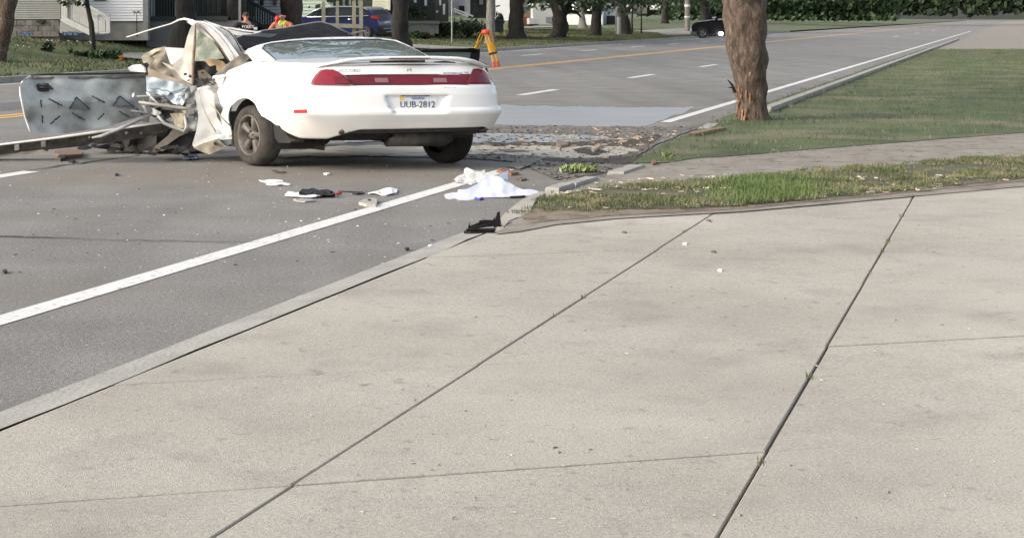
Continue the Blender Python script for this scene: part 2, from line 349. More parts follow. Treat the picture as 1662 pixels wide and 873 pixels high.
# ---- near side: verge of dirt, concrete slabs, grass patches
vb = [G(x, y, .055) for x, y in ((803, 376), (842, 372), (900, 361), (1000, 351), (1100, 345.5), (1200, 340), (1420, 321), (1700, 296), (2600, 215))]
verge = gpoly('verge', [(p.x, p.y) for p in vb]+[(400, 120), (R(900, 3.75).x+300, 900), R(900, 3.75)[:2], R(13.3, 3.75)[:2]], .038, DIRT); tag(verge, kind='structure')
bedv = gpoly('pavement_bed', [R(-40, 3.80), R(13.6, 3.80), R(16, -3), R(24, -40), R(-40, -60)], .004, mat('joint_dirt', (.10, .088, .07), .95)); tag(bedv, kind='structure')
pave = empty('pavement', (0, 0, 0)); tag(pave, kind='structure')
eb = Vector((.971, .238, 0)); rd = Vector((SP, CPH, 0))
g0 = G(724, 425); t0, d0 = inv_R(g0.x, g0.y); base0 = g0+eb*((d0-3.59)/.811) if True else g0
def SB(s, t): return base0+eb*s+rd*t
s_lines = [0, (3.59-2.26)/.811]; 
while s_lines[-1] < 14: s_lines.append(s_lines[-1]+1.75)
t_lines = [6.2, 4.4, 2.6, 0.02, -1.95, -3.9, -5.9, -7.9, -9.9]
def slab(c, name, zt, m, jit=0):
    c = [Vector(p) for p in c]; ce = sum(c, Vector())/len(c)
    i = [p+(ce-p).normalized()*.009 for p in c]; j = [p+(ce-p).normalized()*.015 for p in c]
    tz = random.uniform(-.002, .002); n = len(c)
    V = [Vector((p.x, p.y, -.05)) for p in i]+[Vector((p.x, p.y, zt-.004+tz)) for p in i]+[Vector((p.x, p.y, zt+tz)) for p in j]
    Fc = [tuple(range(2*n, 3*n))]+[(k+a*n, (k+1) % n+a*n, (k+1) % n+(a+1)*n, k+(a+1)*n) for k in range(n) for a in (0, 1)]
    return mesh(name, V, Fc, m, pave)
for i in range(len(s_lines)-1):
    for j in range(len(t_lines)-1):
        c = [SB(s_lines[i], t_lines[j]), SB(s_lines[i+1], t_lines[j]), SB(s_lines[i+1], t_lines[j+1]), SB(s_lines[i], t_lines[j+1])]
        slab(c, 'slab', .030, CONC)
# sloping apron strip along the asphalt, with an irregular broken joint
nn = 40; A = []; B = []
for i in range(nn+1):
    t = -10+ (13.1+10)*i/nn
    A.append(R(t, 3.80+.012*mn.noise(Vector((t*2, 0, 0))), .012)); B.append(R(t, 3.60+.02*mn.noise(Vector((t*1.7, 4, 0)))*1.5, .030))
for i0 in (0, 10, 20, 30):
    sl = list(range(i0, i0+11)); V = [A[i] for i in sl]+[B[i] for i in sl]+[Vector((A[i].x, A[i].y, -.05)) for i in sl]
    n = len(sl); mesh('apron_slab', V, [(k, k+1, n+k+1, n+k) for k in range(n-1)]+[(k, k+1, 2*n+k+1, 2*n+k) for k in range(n-1)], CONC2, pave)
# curb return and curb stones along the verge
cpts = [(812, 372), (818, 356), (832, 343), (850, 333), (872, 326), (897, 318)]
def curb_piece(a, b, wd=.17, z=.11, name='curb_stone'):
    a, b = G(*a), G(*b); d = (b-a).normalized(); s = Vector((d.y, -d.x, 0))*wd
    c = [a+d*.01, b-d*.01, b-d*.01+s, a+d*.01+s]
    m_ = MB(); V = [Vector((p.x, p.y, -.04)) for p in c]+[Vector((p.x, p.y, z-.02)) for p in c[:2]]+[Vector((p.x, p.y, z-.02)) for p in c[2:]]
    ce = sum(c, Vector())/4
    V += [Vector((p.x, p.y, z))+(ce-p)*.08 for p in c]
    m_.add(V, [(8, 9, 10, 11)]+[(k+o, (k+1) % 4+o, (k+1) % 4+o+4, k+o+4) for k in range(4) for o in (0, 4)])
    return m_.build(name, CONC2, curb)
curb = empty('near_curb', (0, 0, 0)); tag(curb, kind='structure')
CR = [(803, 377), (809, 362), (812, 354), (819, 346), (829, 338), (840, 329), (850, 322), (862, 316), (880, 310.5), (886, 313), (872, 320), (861, 327), (852, 336), (860, 343), (856, 350), (838, 353), (826, 358), (818, 368), (815, 376)]
patch('curb_return', CR, lambda x, y: G(x, y, .036+.022*min(1, max(0, (350-y)/35))), CONC, curb, maxe=8, fn=lambda p: Vector((p.x, p.y, -.02)))
curb_piece((884, 318.5), (912, 309.5), z=.08, wd=.13); curb_piece((914, 309), (952, 297), z=.07, wd=.12)
curb_piece((985, 288), (1022, 275.5), z=.06)
curb_piece((1132, 214), (1150, 205), z=.05)
for t in range(27, 120, 3): 
    c = [R(t, 3.92), R(t+2.98, 3.92), R(t+2.98, 3.76), R(t, 3.76)]
    m_ = MB(); m_.add([Vector((p.x, p.y, z)) for z in (-.03, .12) for p in c], [(0,3,2,1),(4,5,6,7),(0,1,5,4),(1,2,6,5),(2,3,7,6),(3,0,4,7)]).build('curb_stone', CONC2, curb)

def in_poly(x, y, poly):
    r = False; n = len(poly); j = n-1
    for i in range(n):
        if (poly[i][1] > y) != (poly[j][1] > y) and x < (poly[j][0]-poly[i][0])*(y-poly[i][1])/(poly[j][1]-poly[i][1])+poly[i][0]: r = not r
        j = i
    return r
def blades(name, pts, hgt, wid, m, lean=.5):
    n = len(pts); P = np.array(pts); a = rng.uniform(0, 2*np.pi, n); h = hgt*rng.uniform(.35, 1.2, n); l = rng.uniform(0, lean, n)*h; la = rng.uniform(0, 2*np.pi, n)
    dx, dy = np.cos(a)*wid/2, np.sin(a)*wid/2
    V = np.empty((n, 3, 3)); V[:, 0] = P; V[:, 1] = P; V[:, 2] = P
    V[:, 0, 0] -= dx; V[:, 0, 1] -= dy; V[:, 1, 0] += dx; V[:, 1, 1] += dy
    V[:, 2, 0] += np.cos(la)*l; V[:, 2, 1] += np.sin(la)*l; V[:, 2, 2] += h
    me = bpy.data.meshes.new(name); me.vertices.add(3*n); me.vertices.foreach_set('co', V.ravel())
    me.loops.add(3*n); me.loops.foreach_set('vertex_index', np.arange(3*n)); me.polygons.add(n)
    me.polygons.foreach_set('loop_start', np.arange(n)*3); me.polygons.foreach_set('loop_total', np.full(n, 3)); me.update()
    me.materials.append(m); o = bpy.data.objects.new(name, me); COL.objects.link(o); return o
def grass_patch(poly, n, label, hgt=.07, zz=.05, m=GRASS, mound=.06, edge_px=9, dens=1.0):
    """poly in photo pixels on the ground; a soil mound with blades"""
    W = [G(x, y, .06) for x, y in poly]; P2 = [(p.x, p.y) for p in W]
    xs = [p[0] for p in P2]; ys = [p[1] for p in P2]; pts = []
    while len(pts) < n:
        x, y = random.uniform(min(xs), max(xs)), random.uniform(min(ys), max(ys))
        if not in_poly(x+.16*mn.noise(Vector((x*4, y*4, 1)))+random.gauss(0, .03), y+.25*mn.noise(Vector((x*4, y*4, 7)))+random.gauss(0, .05), P2): continue
        dn = mn.noise(Vector((x*1.3, y*1.3, 5)))+.6*mn.noise(Vector((x*5, y*5, 9)))
        if dn+(.46 if m is GRASS2 else .28) < random.random(): continue
        pts.append((x, y, zz+.01))
    sm = gpoly('grass_soil', [(p[0], p[1]) for p in P2], .044, SOIL if m is GRASS2 else DIRTG); tag(sm, kind='structure')
    o = blades('grass', pts, hgt, .010, m); tag(o, label, 'grass', kind='stuff')
    return o
GP1 = [(866, 331), (880, 321), (905, 314), (950, 304), (1000, 299), (1060, 296), (1130, 292), (1200, 286), (1420, 268), (1680, 250), (2300, 205), (2300, 238), (1680, 285), (1420, 311), (1200, 331), (1100, 335), (1000, 336), (930, 337), (880, 337)]
grass_patch(GP1, 60000, 'short green grass strip with pale fallen scraps beside the concrete slabs', .030)
GP2 = [(1026, 262), (1048, 248), (1075, 232), (1100, 222), (1130, 210), (1152, 197), (1175, 188), (1230, 170), (1330, 137), (1500, 80), (2400, 80), (2400, 165), (1680, 212), (1420, 232), (1280, 243), (1200, 250), (1130, 254), (1080, 262)]
grass_patch(GP2, 95000, 'grass bank round the foot of the damaged tree', .055, m=GRASS2)
BRIGHT = mat('bright_grass_blade', (.07, .115, .03), .8, col2=(.13, .185, .055), scale=2)
pts = []
while len(pts) < 6500:
    px, py = random.uniform(1110, 1420), random.uniform(284, 334)
    if random.random() > math.exp(-((px-1250)/75)**2): continue
    g = G(px, py, .06); 
    if not in_poly(px, py, GP1): continue
    pts.append((g.x, g.y, .055))
tag(blades('grass', pts, .05, .010, BRIGHT), 'bright green lush tuft area of grass at the right', 'grass', kind='stuff')
tag(gpoly('dirt_strip', [G(x, y, .046)[:2] for x, y in ((846, 352), (862, 341), (880, 334), (960, 332), (1100, 331), (1200, 327), (1420, 308), (1700, 284), (1700, 290), (1420, 317), (1200, 338), (1100, 343.5), (1000, 348.5), (900, 357), (860, 361))], .041, mat('brown_dirt', (.16, .115, .08), .95, col2=(.23, .18, .135), scale=5, bump=.7, bscale=35, col3=(.10, .095, .05), s3=9, lo3=.52, hi3=.64)), kind='structure')
# far lawn blades (short, dense enough to break the sheet)
pts = []
while len(pts) < 110000:
    t = random.uniform(20, 150); e = 14*random.random()**1.3
    p = R(t, D_FCURB+.3+e); dn = mn.noise(Vector((p.x*.5, p.y*.5, 2)))
    if dn+.5 < random.random(): continue
    pts.append((p.x, p.y, far_z(t, e)-.01))
tag(blades('grass', pts, .10, .05, GRASSF), 'mown lawn grass across the road under the trees', 'grass', kind='stuff')
# pale path / side street beyond the far curb
def far_strip(name, poly_te, m, up=.05):
    V = []; 
    for t, e in poly_te: V.append(R(t, D_FCURB+.15+e, far_z(t, e)+up))
    return V
def far_sheet(name, t0, t1, e0, e1, m, up=.06, sk=0.0):
    n = 16; V = []; 
    for i in range(n+1):
        e = e0+(e1-e0)*i/n
        for t in (t0+sk*e, t1+sk*e): V.append(R(t, D_FCURB+.15+e, far_z(t, e)+up))
    return tag(mesh(name, V, [(2*i, 2*i+1, 2*i+3, 2*i+2) for i in range(n)], m), kind='structure')
PATHM = mat('pale_path', (.24, .225, .20), .9, col2=(.30, .285, .25), scale=2)
def GT(px, py, up=.06):
    z = .2
    for _ in range(30):
        g = G(px, py, z); t, d = inv_R(g.x, g.y); z = .6*z+.4*far_z(t, max(0, d-D_FCURB-.15))
    return Vector((g.x, g.y, z+up))
def tsheet(name, poly, m, up=.06):
    bm = poly2d(poly, 9); V = [GT(v.co.x, v.co.y, up) for v in bm.verts]; bm.verts.index_update(); Fc = [[v.index for v in f.verts] for f in bm.faces]; bm.free()
    return tag(mesh(name, V, Fc, m), kind='structure')
tsheet('side_street', [(1078, 59.0), (1082, 57), (1068, 54.5), (1045, 53), (1030, 51.5), (1060, 49.5), (1100, 47.5), (1130, 47), (1180, 49), (1240, 51), (1240, 56), (1130, 57.5)], PATHM)
tsheet('footpath', [(845, 45), (905, 43.5), (905, 45.3), (845, 47)], PATHM)
far_sheet('driveway', 43.0, 47.5, -.1, 3.3, PATHM, .07)
far_sheet('driveway', 66, 71, 0, 26, PATHM, .07)
far_sheet('footpath', 55, 140, 4.0, 4.9, PATHM, .05) if False else None
far_sheet('footpath', 20, 66, 2.1, 2.9, PATHM, .05) if False else None

# ------------------------------------------------------------------ wet patch, mud and litter band on the road
def blob(poly, z, m, name, sub=7, amp=6):
    """ragged sheet on the ground from an outline"""
    from mathutils.geometry import tessellate_polygon
    P = []; n = len(poly)
    for i in range(n):
        a, b = Vector(poly[i]), Vector(poly[(i+1) % n]); k = max(2, int((b-a).length/sub))
        for j in range(k):
            p = a.lerp(b, j/k); q = mn.noise(Vector((p.x*.035, p.y*.12, z*90))); r_ = mn.noise(Vector((p.x*.11, p.y*.3, z*50+3)))
            g = G(p.x+amp*.8*q, p.y+amp*(.22*q+.30*r_), 0); P.append(Vector((g.x, g.y, z)))
    return mesh(name, P, [tuple(t) for t in tessellate_polygon([P])], m, road)
MUDL = mat('thin_mud', (.135, .125, .108), .8, col2=(.19, .178, .155), scale=5, bump=.6, bscale=40, stretch=(.35, 1.5, 1), col3=(.075, .065, .052), s3=4, lo3=.54, hi3=.64)
SLUR = mat('grey_slurry', (.40, .41, .41), .4, col2=(.10, .095, .085), scale=7, lo=.46, hi=.56, stretch=(.35, 1.7, 1), bump=.5, bscale=30)
blob([(700, 172), (820, 171), (900, 173), (1000, 174), (1130, 175), (1090, 190), (1040, 207), (900, 206), (800, 203), (690, 200)], .002, WET, 'wet_patch', amp=6)
blob([(640, 216), (800, 206), (900, 205), (1030, 206), (1080, 208), (1130, 205), (1160, 203), (1120, 214), (1070, 234), (1028, 258), (1050, 268), (985, 282), (905, 293), (880, 282), (840, 264), (760, 258), (640, 256)], .010, MUDL, 'thin_mud', amp=6)
blob([(560, 222), (700, 219), (800, 218), (870, 219), (960, 222), (1020, 226), (960, 233), (880, 234), (800, 233), (700, 232), (560, 232)], .012, SLUR, 'slurry_streak', amp=6)
blob([(790, 232), (870, 233), (960, 230), (1040, 225), (1075, 221), (1062, 233), (1030, 240), (960, 240.5), (880, 239), (800, 238)], .013, MUD, 'mud_band', amp=7)
blob([(430, 252), (540, 239), (660, 237), (800, 239), (900, 239), (1010, 240), (1036, 246), (1000, 254), (960, 259), (880, 256), (800, 252), (700, 254), (560, 256), (460, 257)], .014, SAND, 'sand_patch', amp=7)
blob([(930, 244), (950, 241), (975, 245), (990, 250), (965, 254), (940, 251)], .0155, MUD, 'mud_clot', amp=6)
blob([(800, 245), (830, 244), (862, 247), (835, 250)], .0155, MUDL, 'mud_clot', amp=5)
blob([(880, 258), (960, 261), (1010, 256), (1040, 252), (1062, 262), (1010, 268), (950, 266), (880, 262)], .0145, MUD, 'mud_band', amp=6)
blob([(840, 262), (885, 258), (878, 262), (862, 270), (842, 277), (826, 272)], .017, mat('dried_mud', (.21, .195, .165), .9, col2=(.14, .13, .11), scale=7), 'mud_streak', amp=4)
def litter(name, n, area, smin, smax, m, label, cat, flat=.35, zz=.012, sel=None):
    V = []; Fc = []
    for i in range(n):
        for _ in range(60):
            px, py = area()
            if sel is None or in_poly(px, py, sel): break
        g = G(px, py); s = random.uniform(smin, smax)*random.choice((1, 1, 1.8)); a = random.uniform(0, math.pi)
        ca, sa = math.cos(a), math.sin(a); k = len(V); ar = random.uniform(.15, .5); z = zz
        for (u, v, ww) in ((-1, -ar, 0), (1, -ar*.8, .1), (.9, ar, .2), (-.8, ar*1.1, 0), (-.7, -ar*.4, 1), (.7, -ar*.2, .8), (.6, ar*.5, 1)):
            V.append((g.x+s*(u*ca-v*sa), g.y+s*(u*sa+v*ca), z+ww*s*flat))
        Fc += [(k, k+1, k+5, k+4), (k+1, k+2, k+6, k+5), (k+2, k+3, k+4, k+6), (k+3, k, k+4), (k+4, k+5, k+6)]
    o = mesh(name, V, Fc, m); return tag(o, label, cat, kind='stuff')
MUDP = [(800, 208), (900, 206), (1030, 207), (1140, 206), (1110, 218), (1065, 236), (1030, 262), (1080, 272), (985, 290), (900, 294), (880, 282), (810, 262), (700, 262), (690, 210)]
ar = lambda: (random.uniform(690, 1150), random.uniform(205, 294))
BRK = mat('bark_chip', (.085, .068, .052), .9, col2=(.15, .12, .095), scale=15)
litter('bark_chips', 900, ar, .005, .022, BRK, 'scatter of brown bark and wood chips in the mud', 'debris', sel=MUDP)
litter('bark_chips', 1100, ar, .004, .018, mat('dark_chip', (.02, .018, .015), .9), 'scatter of black sodden bark in the mud', 'debris', sel=MUDP)
litter('wood_splinters', 170, lambda: (random.gauss(990, 75), random.gauss(226, 13)), .007, .035, mat('pale_wood', (.38, .28, .19), .8), 'pale splintered wood scattered at the road edge', 'debris', sel=MUDP)
litter('glass_fragments', 420, lambda: (random.uniform(-80, 900), 255+190*random.random()**1.2), .002, .007, mat('glass_bits', (.55, .58, .56), .25), 'tiny sparkling crumbs of broken glass on the asphalt', 'debris', flat=.5)
litter('road_grit', 260, lambda: (random.uniform(-80, 900), 250+200*random.random()**1.5), .003, .010, mat('dark_grit', (.03, .028, .025), .9), 'small dark scraps strewn over the asphalt', 'debris')
litter('dead_leaves', 260, lambda: (random.uniform(860, 1660), random.uniform(290, 352)), .012, .034, mat('dry_leaf', (.38, .28, .18), .8, col2=(.62, .56, .44), scale=9), 'dry pale leaves on the grass strip edge', 'leaves', zz=.055, flat=.2, sel=[(880, 310), (1660, 255), (1660, 305), (1200, 341), (900, 353)])
litter('gravel', 380, lambda: (random.uniform(985, 1500), random.uniform(240, 292)), .004, .014, mat('gravel', (.10, .09, .075), .9, col2=(.22, .2, .17), scale=12), 'loose gravel on the dirt path between the grass strips', 'gravel', zz=.06, sel=[(990, 285), (1090, 262), (1300, 243), (1500, 225), (1500, 262), (1300, 275), (1060, 292)])

# ------------------------------------------------------------------ THE WRECKED CAR
car = empty('wrecked_car', (0, 18, 0), 'white two-door car torn open along its left side, seen from behind', 'car')
O = Vector((.453, 16.58, 0)); U = Vector((1.30, .229, 0)); Vv = Vector((-.61, .90, 0))
def L3(u, v, w_): return O+U*u+Vv*v+Vector((0, 0, w_))
def CP(px, py, v):
    k = (px-CX)/F; u = (k*(O.y+v*Vv.y)-O.x-v*Vv.x)/(U.x-k*U.y); return ray(px, py, O.y+u*U.y+v*Vv.y)
def CPu(px, v):
    k = (px-CX)/F; return (k*(O.y+v*Vv.y)-O.x-v*Vv.x)/(U.x-k*U.y)
def CU(px, py, u):
    k = (px-CX)/F; x0, y0 = O.x+u*U.x, O.y+u*U.y; v = (k*y0-x0)/(Vv.x-k*Vv.y); return ray(px, py, y0+v*Vv.y)
WV = [.30, .36, .44, .52, .60, .635, .66, .80, .875, .89, .905, 1.0, 1.07, 1.10]
def v0f(w_): return interp(w_, WV, [.16, .11, .075, .04, .0, .0, .035, .045, .06, .075, .095, .12, .15, .19])
def bf(w_): return interp(w_, WV, [.81, .835, .855, .872, .885, .887, .878, .873, .865, .862, .858, .835, .81, .79])
RC = .43
def rear_v(u, w_):
    b = bf(w_); x = min(1, abs(u)/b); return v0f(w_)+RC*(1-(1-x**3.6)**(1/2.2))+.02*abs(u)**2
def inset(u, w_):
    # number-plate recess in the bumper cover
    su = min(1, max(0, (.215+(w_-.62)*.26-abs(u-.055))/.014)); sw = min(1, max(0, (w_-.605)/.014))*min(1, max(0, (.80-w_)/.010))
    return .034*su*sw
# shell around left side, rear, right side
st = []   # (side, param)
vs_side = list(np.arange(.56, 2.22, .028))
for v in reversed(vs_side): st.append(('L', v))
for a in np.linspace(-1, 1, 121): st.append(('R', a))
for v in list(np.arange(.60, 2.3, .06)): st.append(('S', v))
def bottom_side(v):
    if v < .27: return .345
    if v < .69: return .345+(v-.27)*.50
    if v < 1.415:
        return max(.36, .33+math.sqrt(max(0, .40**2-(v-1.03)**2)))
    return interp(v, [1.415, 1.6, 1.8, 2.05, 2.2], [.33, .27, .22, .13, .14])
def top_side(v): return interp(v, [.1, .3, .6, .95, 1.13, 1.37, 1.7, 2.07, 2.3], [1.10, 1.105, 1.12, 1.14, 1.145, 1.06, .97, .90, .87])
NT = 56; V = []
def wl(t, wb, wt): return wb+(wt-wb)*t
for kind, p in st:
    for j in range(NT+1):
        t = j/NT
        if kind == 'R':
            # p in -1..1 across the rear; map to angle-like so that corners stay dense
            x = math.copysign(1-(1-abs(p))**1.7, p) if abs(p) > .5 else p*(1-.5**1.7)/.5
            wb = interp(x, [-1, -.93, -.8, -.55, -.45, .75, .85, 1], [.56, .37, .365, .415, .445, .455, .42, .40]); wt = 1.10
            if x < -.55:
                vv_ = rear_v(x*.86, .45); wb = bottom_side(vv_)*(1-max(0, min(1, (x+.72)/.17)))+.415*max(0, min(1, (x+.72)/.17))
            w_ = wl(t, wb, wt); u = x*bf(w_); v = rear_v(u, w_)+inset(u, w_)
            V.append(L3(u, v, w_))
        else:
            sgn = -1 if kind == 'L' else 1; v = p
            wb = bottom_side(v) if kind == 'L' else (bottom_side(v) if v < 1.45 else .33)
            wt = top_side(v) if kind == 'L' else interp(v, [.1, .6, 1.1, 2.4], [1.10, 1.12, 1.14, 1.0])
            w_ = wl(t, wb, wt); wn = min(w_, 1.10); b = bf(wn)-max(0, (w_-1.10))*1.2
            u = sgn*b
            # wheel-arch lip
            r = math.hypot(v-1.03, w_-.33)
            if r < .47: u += sgn*.022*max(0, 1-(r-.40)/.07)
            if kind == 'L' and v > 1.45:
                q = min(1, (v-1.45)/.5); n_ = mn.noise(Vector((v*4.1, w_*4.3, 3)))*.17+mn.noise(Vector((v*9, w_*8, 8)))*.06
                u += q*(n_+.10+.10*math.sin(w_*9+v*5)*(1-w_)); v = v+q*mn.noise(Vector((w_*6, 2, 5)))*.16
            V.append(L3(u, v, w_))
cols = len(st); Fc = []
for i in range(cols-1):
    for j in range(NT):
        # bumper / quarter join on rear starts at .56 where the side path meets the corner
        Fc.append((i*(NT+1)+j, (i+1)*(NT+1)+j, (i+1)*(NT+1)+j+1, i*(NT+1)+j+1))
body = mesh('body_shell', V, Fc, WHITE, car, smooth=True)
sm = body.modifiers.new('thick', 'SOLIDIFY'); sm.thickness = .012; sm.offset = 0
# boot deck
V = []; vr = [.155, .19, .25, .4, .6, .8, .95, 1.08]; ur = np.linspace(-1, 1, 41)
for v in vr:
    for x in ur:
        wt = interp(v, [.15, .6, 1.1], [1.095, 1.12, 1.135])
        b = .795 if v > .19 else .78
        u = x*b; vv = max(v, rear_v(u, 1.10)-.005) if v < .6 else v
        V.append(L3(u, vv, wt+.030*(1-x*x)-(.012 if v < .16 else 0)))
nu = len(ur)
mesh('boot_lid', V, [(i*nu+j, i*nu+j+1, (i+1)*nu+j+1, (i+1)*nu+j) for i in range(len(vr)-1) for j in range(nu-1)], WHITE, car, smooth=True)
# greenhouse: bent roof cap, pillars and the rear window, all on one curved surface
def gh(px, py):   # curved glass: depth grows towards the top edge
    tp = interp(px, [420, 438, 500, 560, 600, 640, 695], [79, 72, 66, 64, 64, 67, 92]); bt = interp(px, [420, 455, 560, 690], [80, 104, 99, 93])
    s = 0 if bt-tp < 1 else min(1.25, max(-.2, (bt-py)/(bt-tp)))
    v = .92+.53*s*.98; 
    return v
def ghm(off=0.0):
    def f(px, py): return CP(px, py, gh(px, py)+off)
    return f
glassp = [(426, 79), (431, 75), (440, 72.5), (470, 69), (500, 66.8), (540, 65), (580, 64.5), (612, 65.5), (638, 69), (655, 76), (672, 84), (692, 94), (692, 106), (560, 110), (470, 108), (456, 104.5), (444, 95), (434, 86)]
def gmap(px, py):
    s_ = min(1, max(0, (106-py)/(106-66))); a = CP(px, py, .93+.52*s_)
    xx = min(1, abs(px-562)/150); return a+Vector((0, -.46, .89))*(.034*math.sin(math.pi*s_)*(1-xx**3)+.012*mn.noise(Vector((px*.02, py*.05, 0))))
patch('rear_window', glassp, gmap, GLASS, car, back=(0, .012, -.004), maxe=12)
mb = MB()
edge = [(456, 105), (444, 95.5), (434, 86.5), (426, 79.5), (429, 75), (440, 72), (470, 68.3), (500, 66), (540, 64.3), (580, 63.8), (612, 64.8), (639, 68.3), (656, 75.5), (674, 84), (694, 94)]
mb.tube([gmap(x, y)+Vector((0, -.006, 0)) for x, y in edge], .006, 5).build('window_seal', BLACK, car, True)
pil = [(456, 105), (446, 97), (435, 87.5), (425, 79.5), (429, 74.5), (440, 71.5), (470, 68), (500, 65.8), (540, 64.2), (580, 63.6), (612, 64.6), (640, 68), (657, 75), (675, 83.5), (696, 94.5),
       (704, 96), (682, 84), (664, 74.5), (643, 65.5), (614, 61.5), (580, 60), (540, 60.5), (500, 62), (470, 64.5), (440, 68.5), (420, 73), (402, 80), (398, 84), (405, 87), (413, 97), (416, 105), (440, 112), (470, 112)]
def pmap(px, py):
    v = .93+.52*min(1, max(0, (106-py)/(106-66)))
    if py < 66: v = 1.45+(66-py)*.05
    p = CP(px, py, v+ (.10 if px < 412 else 0)); return p
patch('roof_and_pillars', pil, pmap, WHITE, car, back=(-.02, .05, -.02), maxe=9)
# spoiler: closed aerofoil swept across the boot, resting on its two ends
def spo(px): return interp(px, [510, 525, 550, 580, 620, 700, 740, 762, 776, 789], [107.5, 104.2, 98.5, 95.0, 93.4, 93.0, 94.5, 98.0, 102.5, 108.5])
V = []; xs = list(np.linspace(511, 788, 44)); S_ = 12
for px in xs:
    e = min(1, (px-505)/45, (794-px)/40); c = CP(px, spo(px)+1.5, .24+.05*(1-e)); dv = .10*(.45+.55*e); dw = .020*(.5+.5*e)
    for k in range(S_):
        a = 2*math.pi*k/S_; V.append(c+Vv*(dv*math.cos(a))+Vector((0, 0, dw*math.sin(a)*(1.15 if math.cos(a) < 0 else .6)-.006*math.cos(a))))
n = len(xs)
Fc = [(i*S_+k, i*S_+(k+1) % S_, (i+1)*S_+(k+1) % S_, (i+1)*S_+k) for i in range(n-1) for k in range(S_)]+[tuple(range(S_)), tuple((n-1)*S_+k for k in range(S_))]
spoiler = mesh('spoiler', V, Fc, WHITE, car, smooth=True)
mb = MB(); 
q = [CP(632, 96.1, .11), CP(697, 95.9, .11), CP(697, 94.2, .11), CP(632, 94.4, .11)]
mb.add([p+Vector((0, -.02, 0)) for p in q]+[p+Vector((0, .06, 0)) for p in q], [(0,1,2,3),(7,6,5,4),(0,4,5,1),(1,5,6,2),(2,6,7,3),(3,7,4,0)])
mb.build('brake_light', mat('dark_red_lens', (.035, .004, .006), .3, coat=.2), spoiler)
# dark gap under the wing: dark patches on the deck paint its shade and reflection
# lamps laid on the curved tail
def CS(off):
    def f(px, py):
        v = .12
        for _ in range(10):
            p = CP(px, py, v); u = CPu(px, v); v = .5*v+.5*(rear_v(max(-.86, min(.86, u)), min(1.1, max(.36, p.z)))+inset(u, p.z))
        return CP(px, py, v+off)
    return f
bk = lambda dv: (lambda p: p+Vv*dv)
patch('tail_light', [(508.5, 137.5), (510, 131), (515, 123), (523, 114.5), (530, 112.8), (539, 113), (548, 117), (557, 123), (566, 131), (571, 138)], CS(-.040), REDL, car, fn=bk(.07), maxe=6)
patch('tail_light', [(757, 137), (765, 122), (769, 112), (777, 111.6), (786, 115), (793, 122), (800, 130), (803, 137)], CS(-.020), REDL, car, fn=bk(.04), maxe=6)
patch('light_bar', [(560, 122.5), (600, 121.8), (680, 121.6), (764, 121.5), (757, 137), (680, 137.3), (600, 137.6), (573, 138)], CS(-.012), RED, car, fn=bk(.03), maxe=8)
for x in (609, 704):
    patch('reversing_light', [(x, 127), (x+20, 127), (x+22, 134), (x+1, 134)], CS(-.017), GREYL, car, fn=bk(.01), maxe=8)
patch('lamp_facet', [(540, 124), (557, 124), (569, 136), (545, 136)], CS(-.046), RED, car, fn=bk(.01), maxe=8)
patch('lamp_facet', [(770, 124), (780, 118), (790, 127), (797, 134.5), (764, 134.5)], CS(-.026), RED, car, fn=bk(.01), maxe=8)
patch('side_marker', [(476, 178.5), (494, 178), (495, 184), (477, 184.5)], lambda x, y: CU(x, y, -.895), mat('marker_red', (.55, .03, .03), .2, coat=1), car, fn=lambda p: p+U*.02, maxe=10)
def seam(name, pts, wdt, m=BLACK, off=-.0035):
    mb = MB(); mb.tube([CS(off)(x, y) for x, y in pts], wdt, 4); return mb.build(name, m, car)
SEAM = mat('seam_dark', (.04, .04, .04), .7)
seam('panel_gap', [(572, 140.5), (620, 140.3), (700, 140), (742, 140), (748, 138)], .004, SEAM)
seam('panel_gap', [(440, 165.5), (462, 165), (488, 163), (489, 158), (493, 146), (503, 139.5)], .003, mat('seam_grey', (.30, .29, .27), .7))
seam('badge_line', [(720, 142.5), (740, 142.5)], .004, SEAM)
seam('lamp_outline', [(573, 138.4), (600, 138.1), (680, 137.8), (757, 137.5), (803, 137.4)], .004, mat('lamp_rubber', (.03, .01, .012), .7), -.02)
seam('lamp_outline', [(539, 113), (548, 117), (557, 122.6), (600, 121.6), (680, 121.3), (764, 121.2)], .0035, MATS['lamp_rubber'], -.02)
seam('lamp_outline', [(557, 123), (566, 131), (572, 138)], .004, MATS['lamp_rubber'], -.045); seam('lamp_outline', [(768, 113), (763, 124), (757, 137)], .004, MATS['lamp_rubber'], -.045)
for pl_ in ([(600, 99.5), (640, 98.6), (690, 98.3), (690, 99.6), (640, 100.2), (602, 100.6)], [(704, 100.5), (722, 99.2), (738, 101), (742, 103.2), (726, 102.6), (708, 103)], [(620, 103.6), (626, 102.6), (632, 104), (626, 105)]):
    patch('deck_shade_patch', pl_, lambda x, y: CP(x, y, .26), mat('deck_shade_patch', (.06, .07, .06), .5), car, back=(0, .02, -.01), maxe=30)  # shade and dark reflection under the spoiler, painted as patches
# badges: flat raised lettering
def on_tail(cx, cy, sx, off=-.006):
    f = CS(off)
    def mp(x, y, z): p = f(cx+x*sx, cy-y*sx*.8); return p-Vv*(z*.004)
    return mp
CHR = mat('badge_chrome', (.32, .33, .34), .3, .7)
text_mesh('badge', 'ACCORD', 8.5, on_tail(567, 115, 1, -.008), mat('badge_grey', (.42, .41, .38), .4, .3), car)
text_mesh('badge', 'V6', 6.5, on_tail(757, 118.5, 1, -.008), CHR, car)
text_mesh('badge', 'ACCORD EX', 5.5, on_tail(735, 119.5, 1, -.008), CHR, car)
text_mesh('maker_badge', 'H', 8.5, on_tail(664, 113.5, 1.4, -.008), CHR, car)
